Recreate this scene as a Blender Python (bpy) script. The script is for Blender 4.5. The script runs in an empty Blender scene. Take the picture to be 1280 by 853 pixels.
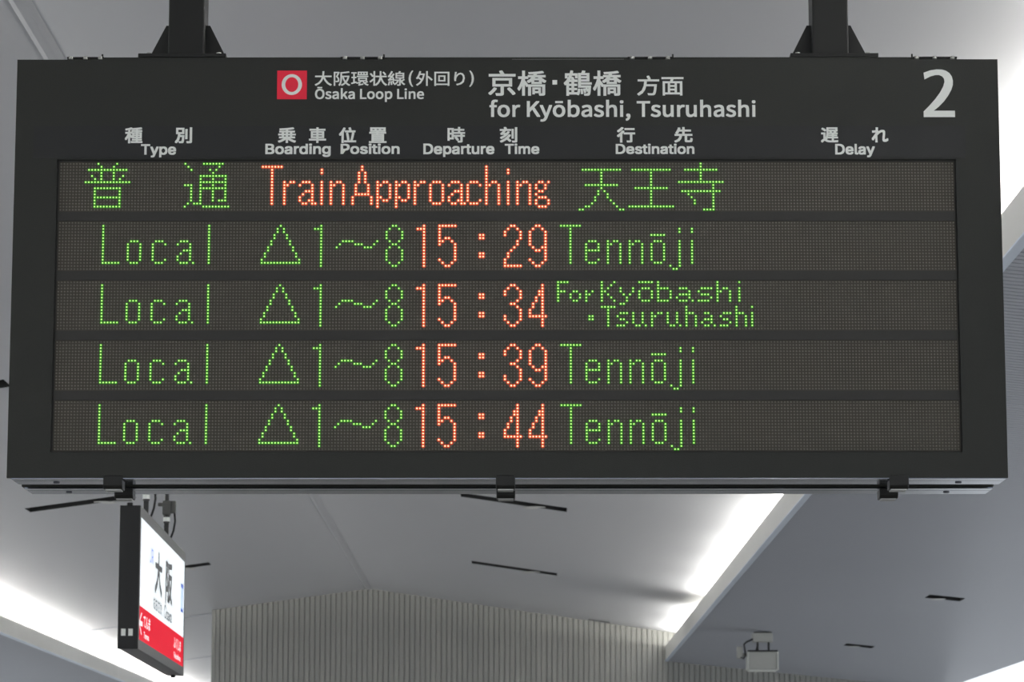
import bpy, bmesh, math, random
from mathutils import Vector
random.seed(7)
S = bpy.context.scene
COL = S.collection

# ---------------------------------------------------------------- camera
F = 3866.0                                   # focal length in pixels of a 1280 wide frame
PITCH = math.atan(620.5 / F); YAW = math.atan(6 / F)
EYE = (0.0, 0.0, 1.6)
cam = bpy.data.cameras.new('camera'); cam.sensor_width = 36.0; cam.lens = F / 1280 * 36
cam.clip_end = 500
cam.dof.use_dof = True; cam.dof.focus_distance = 7.62; cam.dof.aperture_fstop = 20
co = bpy.data.objects.new('camera', cam); co.location = EYE
co.rotation_euler = (math.pi / 2 + PITCH, 0, YAW); COL.objects.link(co); S.camera = co

# ---------------------------------------------------------------- daylight, exposure
W = bpy.data.worlds.new('daylight'); S.world = W; W.use_nodes = True
bg = W.node_tree.nodes['Background']; bg.inputs[0].default_value = (0.90, 0.95, 1.0, 1); bg.inputs[1].default_value = 1.33
S.view_settings.view_transform = 'Standard'; S.view_settings.look = 'None'
S.view_settings.gamma = 1; S.view_settings.exposure = 0.0; S.view_settings.use_curve_mapping = False
COVE_W = 30.0

# ---------------------------------------------------------------- geometry of the hall
XR, ZR = -1.93, 4.817                        # ridge
SR, SL = 0.1455, 0.137                       # fall of the two ceiling slopes
LIP = 3.87                                   # ridge to cove lip
YW = 40.5                                    # end wall
def zc(x): return ZR - (SR * (x - XR) if x > XR else SL * (XR - x))
def zo(x): return 3.869 - 0.1012 * (abs(x - XR) - LIP)

def ray(px, py):
    u = (px - 640) / F; v = (426.5 - py) / F
    d = (u, math.cos(PITCH) - v * math.sin(PITCH), math.sin(PITCH) + v * math.cos(PITCH))
    c, s = math.cos(YAW), math.sin(YAW)
    return (d[0] * c - d[1] * s, d[0] * s + d[1] * c, d[2])
def at(px, py, Y):                           # a point of the photograph on the upright plane at distance Y
    d = ray(px, py); t = Y / d[1]
    return (d[0] * t, Y, EYE[2] + d[2] * t)

# ---------------------------------------------------------------- materials
def mat(name, col, rough=0.5, metal=0.0, noise=0.0, scale=40, bump=0.0, emit=None, es=1.0, spec=0.5, stretch=None):
    m = bpy.data.materials.new(name); m.use_nodes = True
    nt = m.node_tree; b = nt.nodes['Principled BSDF']
    b.inputs['Base Color'].default_value = (*col, 1); b.inputs['Roughness'].default_value = rough
    b.inputs['Metallic'].default_value = metal; b.inputs['Specular IOR Level'].default_value = spec
    if noise or bump:
        tc = nt.nodes.new('ShaderNodeTexCoord'); n = nt.nodes.new('ShaderNodeTexNoise')
        n.inputs['Scale'].default_value = scale; n.inputs['Detail'].default_value = 4
        src = tc.outputs['Object']
        if stretch:
            mp = nt.nodes.new('ShaderNodeMapping'); mp.inputs['Scale'].default_value = stretch
            nt.links.new(src, mp.inputs['Vector']); src = mp.outputs['Vector']
        nt.links.new(src, n.inputs['Vector'])
        if noise:
            r = nt.nodes.new('ShaderNodeMapRange')
            r.inputs['To Min'].default_value = 1 - noise; r.inputs['To Max'].default_value = 1 + noise
            nt.links.new(n.outputs['Fac'], r.inputs['Value'])
            mx = nt.nodes.new('ShaderNodeMix'); mx.data_type = 'RGBA'; mx.blend_type = 'MULTIPLY'
            mx.inputs['Factor'].default_value = 1; mx.inputs['A'].default_value = (*col, 1)
            nt.links.new(r.outputs['Result'], mx.inputs['B']); nt.links.new(mx.outputs['Result'], b.inputs['Base Color'])
        if bump:
            bp = nt.nodes.new('ShaderNodeBump'); bp.inputs['Strength'].default_value = bump; bp.inputs['Distance'].default_value = 0.002
            nt.links.new(n.outputs['Fac'], bp.inputs['Height']); nt.links.new(bp.outputs['Normal'], b.inputs['Normal'])
    if emit:
        b.inputs['Emission Color'].default_value = (*emit, 1); b.inputs['Emission Strength'].default_value = es
    return m
M = dict(
    ceil=mat('white_ceiling_panel', (0.60, 0.605, 0.63), 0.42, noise=0.03, scale=1.5, stretch=(1, .15, 1)),
    outer=mat('grey_slatted_ceiling', (0.42, 0.435, 0.48), 0.38, noise=0.05, scale=1.2, stretch=(1, .3, 1)),
    lip=mat('cream_cove_lip', (0.80, 0.79, 0.75), 0.5, noise=0.03, scale=3),
    alu=mat('pale_blue_painted_trim', (0.78, 0.86, 0.98), 0.3, 0.0, noise=0.05, scale=8),
    wall=mat('grey_ribbed_wall', (0.35, 0.35, 0.325), 0.6, noise=0.08, scale=1.0, stretch=(1, 1, .15)),
    floor=mat('platform_concrete', (0.34, 0.33, 0.31), 0.5, noise=0.15, scale=3),
    ground=mat('pale_track_bed', (0.72, 0.72, 0.72), 0.8, noise=0.15, scale=5),  # out of view; made pale to brighten the reflection in the underside rails
    black=mat('black_painted_steel', (0.010, 0.010, 0.008), 0.5, noise=0.1, scale=60, bump=0.1),
    housing=mat('charcoal_powder_coat', (0.023, 0.024, 0.019), 0.55, noise=0.12, scale=300, bump=0.25),
    bezel=mat('charcoal_bezel', (0.0255, 0.0265, 0.0215), 0.6, noise=0.15, scale=260, bump=0.2),
    strip=mat('dark_heading_strip', (0.0200, 0.0205, 0.0200), 0.5, noise=0.1, scale=260),
    div=mat('dark_row_divider', (0.038, 0.036, 0.032), 0.55, noise=0.1, scale=200),
    panel=mat('led_circuit_mask', (0.066, 0.058, 0.043), 0.6, noise=0.1, scale=60),
    dot=mat('unlit_led_lens', (0.175, 0.160, 0.130), 0.3, noise=0.25, scale=25),
    white=mat('glowing_white_print', (0.80, 0.81, 0.77), 0.5, emit=(.96, 1, .93), es=0.11),  # faint emission added to lift the print, label plates and collars
    red=mat('glowing_red_print', (0.74, 0.018, 0.045), 0.5, emit=(.9, .02, .06), es=0.18),  # slight emission added to brighten the red square
    rail=mat('brushed_aluminium_rail', (0.42, 0.455, 0.53), 0.11, 1.0, noise=0.06, scale=3, stretch=(.3, 8, 8)),
    gap=mat('black_gap', (0.006, 0.006, 0.008), 0.7),
    screw=mat('dark_screw', (0.08, 0.08, 0.09), 0.4, 0.8),
    bolt=mat('zinc_bolt', (0.45, 0.45, 0.43), 0.35, 0.9),
    slot=mat('black_slot_interior', (0.012, 0.013, 0.013), 0.6),
    lamp=mat('pale_lamp_reflector', (0.62, 0.62, 0.60), 0.5),
    box=mat('off_white_box', (0.52, 0.52, 0.48), 0.5, noise=0.04, scale=20),
    box_hi=mat('pale_box_rim', (0.68, 0.69, 0.64), 0.5),
    cable=mat('black_cable', (0.02, 0.02, 0.02), 0.6),
    sign_frame=mat('dark_grey_sign_frame', (0.045, 0.045, 0.043), 0.35, 0.3),
    sign_end=mat('black_sign_end', (0.010, 0.010, 0.010), 0.4),
    sign_white=mat('lit_white_sign_face', (0.8, 0.82, 0.84), 0.3, emit=(0.86, 0.93, 0.97), es=0.72),
    sign_red=mat('lit_red_sign_band', (0.5, 0.004, 0.02), 0.6, emit=(0.95, 0.010, 0.035), es=0.62, spec=.05),
    sign_ink=mat('black_sign_ink', (0.02, 0.025, 0.03), 0.4),
    sign_blue=mat('blue_sign_ink', (0.02, 0.10, 0.55), 0.4, emit=(0.02, .12, .6), es=0.4),
    sign_pale=mat('white_sign_ink', (0.8, 0.8, 0.8), 0.4, emit=(1, .85, .88), es=0.7),
    g_halo=mat('green_led_halo', (0.02, 0.10, 0.01), 0.4, emit=(0.045, 0.33, 0.006), es=1.0),  # halo and rim: glow around a lit LED, put into emissive rings
    g_core=mat('green_led_die', (0.2, 0.4, 0.1), 0.4, emit=(0.62, 1.0, 0.30), es=1.5),
    g_rim=mat('green_led_outer_halo', (0.02, 0.06, 0.01), 0.4, emit=(0.018, 0.105, 0.004), es=1.0),
    r_rim=mat('red_led_outer_halo', (0.08, 0.02, 0.01), 0.4, emit=(0.34, 0.040, 0.015), es=1.0),
    r_halo=mat('red_led_halo', (0.15, 0.02, 0.01), 0.4, emit=(1.0, 0.115, 0.028), es=1.0),
    r_core=mat('red_led_die', (0.5, 0.3, 0.2), 0.4, emit=(1.0, 0.76, 0.46), es=2.0),
)

# ---------------------------------------------------------------- helpers
class MB:
    """collects shapes and links them as one mesh object"""
    def __init__(s): s.v = []; s.f = []; s.mi = []
    def add(s, vs, fs, mi=0):
        n = len(s.v); s.v += [tuple(p) for p in vs]
        s.f += [tuple(i + n for i in f) for f in fs]; s.mi += [mi] * len(fs); return s
    def box(s, x0, x1, y0, y1, z0, z1, mi=0):
        v = [(x0, y0, z0), (x1, y0, z0), (x1, y1, z0), (x0, y1, z0), (x0, y0, z1), (x1, y0, z1), (x1, y1, z1), (x0, y1, z1)]
        return s.add(v, [(0, 3, 2, 1), (4, 5, 6, 7), (0, 1, 5, 4), (1, 2, 6, 5), (2, 3, 7, 6), (3, 0, 4, 7)], mi)
    def prism(s, poly, d, mi=0):              # polygon of 3-D points swept along the vector d
        n = len(poly); q = [tuple(a + b for a, b in zip(p, d)) for p in poly]
        return s.add(list(poly) + q, [tuple(range(n - 1, -1, -1)), tuple(range(n, 2 * n))] +
                     [(i, (i + 1) % n, n + (i + 1) % n, n + i) for i in range(n)], mi)
    def cyl(s, c0, c1, r, n=16, r1=None, mi=0):
        a = Vector(c0); b = Vector(c1); d = (b - a).normalized(); r1 = r if r1 is None else r1
        u = d.orthogonal().normalized(); w = d.cross(u)
        A = [a + (u * math.cos(t) + w * math.sin(t)) * r for t in [2 * math.pi * i / n for i in range(n)]]
        B = [b + (u * math.cos(t) + w * math.sin(t)) * r1 for t in [2 * math.pi * i / n for i in range(n)]]
        return s.add(A + B, [tuple(range(n - 1, -1, -1)), tuple(range(n, 2 * n))] +
                     [(i, (i + 1) % n, n + (i + 1) % n, n + i) for i in range(n)], mi)
    def tube(s, pts, r, n=8, mi=0):
        P = [Vector(p) for p in pts]; rings = []
        for i, p in enumerate(P):
            d = (P[min(i + 1, len(P) - 1)] - P[max(i - 1, 0)]).normalized()
            u = Vector((1, 0.13, 0.07)).cross(d).normalized(); w = d.cross(u)
            rings += [p + (u * math.cos(t) + w * math.sin(t)) * r for t in [2 * math.pi * k / n for k in range(n)]]
        fs = [(i * n + k, i * n + (k + 1) % n, (i + 1) * n + (k + 1) % n, (i + 1) * n + k) for i in range(len(P) - 1) for k in range(n)]
        fs += [tuple(range(n - 1, -1, -1)), tuple(range((len(P) - 1) * n, len(P) * n))]
        return s.add(rings, fs, mi)
    def build(s, name, mats, parent=None, bevel=0, seg=2, smooth=False):
        me = bpy.data.meshes.new(name); me.from_pydata(s.v, [], s.f)
        for m in (mats if isinstance(mats, (list, tuple)) else [mats]): me.materials.append(m)
        for p, i in zip(me.polygons, s.mi): p.material_index = i; p.use_smooth = smooth
        me.update()
        o = bpy.data.objects.new(name, me); COL.objects.link(o)
        if parent: o.parent = parent
        if bevel:
            b = o.modifiers.new('bevel', 'BEVEL'); b.width = bevel; b.segments = seg; b.limit_method = 'ANGLE'
            b.angle_limit = math.radians(40)
        return o

def thing(name, label, cat, loc=(0, 0, 0), group=None):
    o = bpy.data.objects.new(name, None); COL.objects.link(o); o.location = loc; o.empty_display_size = .1
    o['label'] = label; o['category'] = cat
    if group: o['group'] = group
    return o
def world_parent(o, root):                    # geometry was written in world coordinates
    o.parent = root; o.location = tuple(-c for c in root.location)
    return o
def struct(o): o['kind'] = 'structure'; return o
def relabel(o, l): o['label'] = l; return o

# ---------------------------------------------------------------- the hall: floor, ceilings, coves, wall
Y0, Y1 = -14.0, 72.0
XP0, XP1 = -8.0, 4.14                         # platform edges
struct(MB().box(XP0, XP1, Y0, Y1, -0.3, 0).build('floor', M['floor']))
struct(MB().box(-60, 60, -40, 140, -1.35, -1.1).build('ground', M['ground']))

SLOTS = [(-0.50, 0.445, 27.205, 27.535, 'R'), (-0.50, 0.445, 34.035, 34.365, 'R'), (0.93, 1.21, 40.28, 40.46, 'R'),
         (-4.37, -3.42, 20.385, 20.715, 'L'), (-4.37, -3.42, 27.335, 27.665, 'L'), (-4.37, -3.42, 34.265, 34.595, 'L')]   # x0, x1, y0, y1 on the inner ceiling

def slope_sheet(name, xa, xb, holes):
    xs = sorted({xa, xb} | {h[0] for h in holes} | {h[1] for h in holes})
    ys = sorted({Y0, Y1} | {h[2] for h in holes} | {h[3] for h in holes})
    mb = MB(); idx = {}
    for x in xs:
        for y in ys: idx[x, y] = len(mb.v); mb.v.append((x, y, zc(x)))
    for a, b in zip(xs, xs[1:]):
        for c, d in zip(ys, ys[1:]):
            mx, my = (a + b) / 2, (c + d) / 2
            if any(h[0] < mx < h[1] and h[2] < my < h[3] for h in holes): continue
            mb.f.append((idx[a, c], idx[a, d], idx[b, d], idx[b, c])); mb.mi.append(0)
    return struct(mb.build(name, M['ceil']))
slope_sheet('ceiling', XR, XR + 4.28, [h for h in SLOTS if h[4] == 'R'])
slope_sheet('ceiling', XR - 4.28, XR, [h for h in SLOTS if h[4] == 'L'])
# roof slab over everything keeps the sky out of the slots
mb = MB()
mb.prism([(XR - 4.3, Y0, 4.75), (XR, Y0, 5.15), (XR + 4.3, Y0, 4.75), (XR + 4.3, Y0, 4.85), (XR, Y0, 5.25), (XR - 4.3, Y0, 4.85)], (0, Y1 - Y0, 0))
for s in (1, -1):
    mb.prism([(XR + s * 4.3, Y0, 4.75), (XR + s * 7.5, Y0, 3.75), (XR + s * 7.5, Y0, 3.85), (XR + s * 4.3, Y0, 4.85)], (0, Y1 - Y0, 0))
    mb.box(*sorted((XR + s * 7.42, XR + s * 7.5)), Y0, Y1, 3.512, 3.8)
struct(mb.build('roof', M['outer']))

OUT_SLOTS = [(3.62, 3.93, y - 0.17, y + 0.17) for y in (27.29, 34.22)]
def slat_ceiling(name, s, y1):
    """narrow slats laid across, a groove between each two"""
    mb = MB(); p = 0.076; y = Y0
    xa, xb = LIP + 0.012, 7.46
    while y < y1:
        ya, yb = y + 0.008, min(y + p - 0.008, y1)
        iv = [(xa, xb)]
        for h in OUT_SLOTS if s > 0 else []:
            if h[2] - .01 < (ya + yb) / 2 < h[3] + .01: iv = [(xa, h[0] - XR), (h[1] - XR, xb)]
        for a, b in iv:
            X = [XR + s * a, XR + s * b]; Z = [zo(X[0]), zo(X[1])]
            v = []
            for x, z in zip(X, Z): v += [(x, ya, z), (x, yb, z), (x, yb + .002, z + .012), (x, yb + .016, z + .012)]
            mb.add(v, [(0, 1, 5, 4), (1, 2, 6, 5), (2, 3, 7, 6)])
            mb.add([(X[0], ya - .0, Z[0] + .012), (X[1], ya - .0, Z[1] + .012), (X[1], ya, Z[1]), (X[0], ya, Z[0])], [(0, 1, 2, 3)])
        y += p
    return struct(mb.build(name, M['outer']))
slat_ceiling('ceiling', 1, YW)
slat_ceiling('ceiling', -1, Y1)
for s, nm, y1 in ((1, 'right', YW), (-1, 'left', Y1)):
    a, b = sorted((XR + s * LIP, XR + s * (LIP + 0.016)))
    struct(MB().box(a, b, Y0, y1 - .01, 3.872, 4.064).build('trim_cove_' + nm, M['lip']))
    a, b = sorted((XR + s * (LIP - 0.012), XR + s * (LIP + 0.03)))
    struct(MB().prism([(a, Y0, 3.873), (b, Y0, 3.873), (b, Y0, 3.860 if s > 0 else 3.866), (a, Y0, 3.866 if s > 0 else 3.860)], (0, y1 - Y0 - .01, 0)).build('trim_edge_' + nm, M['alu']))
    a, b = sorted((XR + s * (LIP + 0.016), XR + s * (LIP + 0.39)))
    struct(MB().box(a, b, Y0, y1 - .01, 3.885, 3.90).box(*sorted((XR + s * (LIP + .38), XR + s * (LIP + .40))), Y0, y1 - .01, 3.86, 4.26)
           .build('trim_trough_' + nm, M['lip']))
# ridge strip and cross joints
struct(MB().prism([(XR - .045, Y0, zc(XR - .045) - .0005), (XR - .02, Y0, ZR - .016), (XR + .02, Y0, ZR - .016), (XR + .045, Y0, zc(XR + .045) - .0005)],
                  (0, Y1 - Y0, 0)).build('trim_ridge', mat('grey_ridge_strip', (.50, .505, .53), .45)))
for y in (41.0, 48.9, 57.0):
    mb = MB(); xa, xb = XR - 4.2, XR - .06
    mb.add([(xa, y, zc(xa) - .001), (xb, y, zc(xb) - .001), (xb, y + .012, zc(xb) - .001), (xa, y + .012, zc(xa) - .001),
            (xa, y, zc(xa) - .012), (xb, y, zc(xb) - .012), (xb, y + .012, zc(xb) - .012), (xa, y + .012, zc(xa) - .012)],
           [(0, 1, 2, 3), (7, 6, 5, 4), (0, 4, 5, 1), (1, 5, 6, 2), (2, 6, 7, 3), (3, 7, 4, 0)])
    struct(mb.build('trim_joint', M['outer']))
# joint across the left outer ceiling
y = 31.2; xa, xb = XR - 7.4, XR - LIP - .03
struct(MB().prism([(xa, y, zo(xa)), (xb, y, zo(xb)), (xb, y, zo(xb) - .008), (xa, y, zo(xa) - .008)], (0, .05, 0)).build('trim_joint', M['alu']))

# ribbed end wall
def wall():
    mb = MB(); p = 0.0688; x = -3.935; x_end = 5.5
    prof = []
    while x < x_end:
        prof += [(x, 0), (x + .052, 0), (x + .056, .014), (x + .065, .014)]
        x += p
    top = lambda x: (zc(x) - .001 if x < XR + LIP + .38 else zo(x) - .001)
    top2 = []
    for (a, ya), (b, yb) in zip(prof, prof[1:]):
        ta, tb = top(a), top(b)
        if abs(ta - tb) > .1: tb = ta
        mb.add([(a, YW + ya, 0), (b, YW + yb, 0), (b, YW + yb, tb), (a, YW + ya, ta)], [(0, 1, 2, 3)])
    e = prof[-1][0]
    mb.box(-3.935, e, YW + .03, YW + .2, 0, 3.0)
    mb.add([(-3.935, YW, 0), (-3.935, YW + .2, 0), (-3.935, YW + .2, zc(-3.935)), (-3.935, YW, zc(-3.935))], [(0, 1, 2, 3)])
    return struct(mb.build('wall_back', M['wall']))
wall()
struct(MB().box(-3.985, -3.936, YW - .01, YW + .2, 0, zc(-3.96) - .002).build('trim_wall_end', M['wall']))

# lamps lying in the coves behind the lips
def cove(x, y0, y1, s):
    n = max(1, round((y1 - y0) / 2.45)); st = (y1 - y0) / n
    for i in range(n):
        L = bpy.data.lights.new('cove_lamp', 'AREA'); L.shape = 'RECTANGLE'; L.size = 0.07; L.size_y = st - 0.16
        L.energy = COVE_W * (st - .16) / 2.3; L.color = (1.0, 0.985, 0.94)
        o = bpy.data.objects.new('cove_lamp', L); COL.objects.link(o)
        o.location = (x, y0 + st * (i + .5), 4.035); o.rotation_euler = (math.pi, s * math.radians(-20), 0)
cove(XR + LIP + .26, -9, 34.0, 1); cove(XR + LIP + .26, 35.7, 40.3, 1)
cove(XR - LIP - .26, -9, 69, -1)

# ---------------------------------------------------------------- slots in the ceilings
def ceiling_slot(x0, x1, y0, y1, zf, label, group, lampx=None):
    t = thing('ceiling_slot', label, 'ceiling light', ((x0 + x1) / 2, (y0 + y1) / 2, zf((x0 + x1) / 2)), group)
    d = .13; mb = MB(); z0, z1 = zf(x0), zf(x1)
    v = [(x0, y0, z0), (x1, y0, z1), (x1, y1, z1), (x0, y1, z0), (x0, y0, z0 + d), (x1, y0, z1 + d), (x1, y1, z1 + d), (x0, y1, z0 + d)]
    mb.add(v, [(4, 5, 6, 7), (0, 1, 5, 4), (1, 2, 6, 5), (2, 3, 7, 6), (3, 0, 4, 7)])
    world_parent(mb.build('recess', M['slot'], None), t)
    if x1 - x0 > .3:
        xm = lampx if lampx is not None else x0 + .70 * (x1 - x0)
        r = .11 if x1 - x0 > .5 else .07; zl = zf(xm); mb = MB()
        yl = y1 + r * .35                                # a thin round lamp rim biting into the far edge of the slot
        mb.cyl((xm, yl, zl + .002), (xm, yl, zl - .003), r, 28, r * .9)
        world_parent(mb.build('lamp', M['lamp'], None, smooth=False), t)
    return t
for (x0, x1, y0, y1, s) in SLOTS:
    yc = round((y0 + y1) / 2, 2)
    lab = {('R', 27.37): 'long black ceiling slot just below the board, touching its middle latch',
           ('R', 34.2): 'long thin black ceiling slot above the ribbed wall, right of the ridge',
           ('R', 40.37): 'short black slot in the ceiling right at the top of the ribbed wall',
           ('L', 20.55): 'black ceiling slot cut by the left frame edge beside the departure board',
           ('L', 27.5): 'long black ceiling slot just below the left end of the board',
           ('L', 34.43): 'black ceiling slot whose end shows right of the hanging station sign'}[s, yc]
    ceiling_slot(x0, x1, y0, y1, zc, lab, 'slots in the inner ceiling')
for i, (x0, x1, y0, y1) in enumerate(OUT_SLOTS):
    lab = ['short black slot in the slatted ceiling, the larger right one of two below the board',
           'short black slot in the slatted ceiling, the smaller one beside the hanging white box'][i]
    ceiling_slot(x0, x1, y0, y1, zo, lab, 'slots in the slatted ceiling', x0 + .4 * (x1 - x0))

# ---------------------------------------------------------------- white box hanging from the slatted ceiling
YB = 33.43
t = thing('ceiling_box', 'off-white box hanging from the slatted ceiling on a small mount with a black cable', 'equipment box', (2.65, YB, zo(2.65)))
w = lambda o: world_parent(o, t)
w(MB().box(2.50, 2.80, YB, YB + .22, 3.385, 3.575).build('case', M['box'], bevel=.006))
w(MB().box(2.480, 2.500, YB - .012, YB + .2, 3.378, 3.575).box(2.800, 2.820, YB - .012, YB + .2, 3.378, 3.575)
  .box(2.500, 2.800, YB - .012, YB + .2, 3.366, 3.385).build('rim', M['box_hi'], bevel=.003))
w(MB().box(2.49, 2.81, YB - .014, YB + .1, 3.575, 3.590).build('lid_gap', M['cable']))
w(MB().box(2.545, 2.760, YB, YB + .16, 3.68, zo(2.66) - .02).build('mount', M['box'], bevel=.004))
w(MB().cyl((2.60, YB + .08, 3.58), (2.60, YB + .08, 3.70), .012).cyl((2.72, YB + .08, 3.58), (2.72, YB + .08, 3.70), .012)
  .box(2.56, 2.75, YB + .02, YB + .14, zo(2.66) - .02, zo(2.75)).build('bracket', M['sign_frame']))
w(MB().box(2.375, 2.437, YB + .02, YB + .12, 3.505, 3.630).box(2.437, 2.52, YB + .08, YB + .12, 3.53, 3.56).build('junction_box', M['box'], bevel=.004))
pts = [at(x, y, YB - .01) for x, y in ((926, 822), (929, 824), (932, 820), (931, 812), (930, 806), (933, 803), (938, 801), (941, 799))]
w(MB().tube(pts, .010).build('cable', M['cable'], smooth=True))
w(MB().tube([at(x, y, YB - .01) for x, y in ((945, 813), (946, 809), (948, 806))], .006).build('cable', M['cable'], smooth=True))

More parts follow.
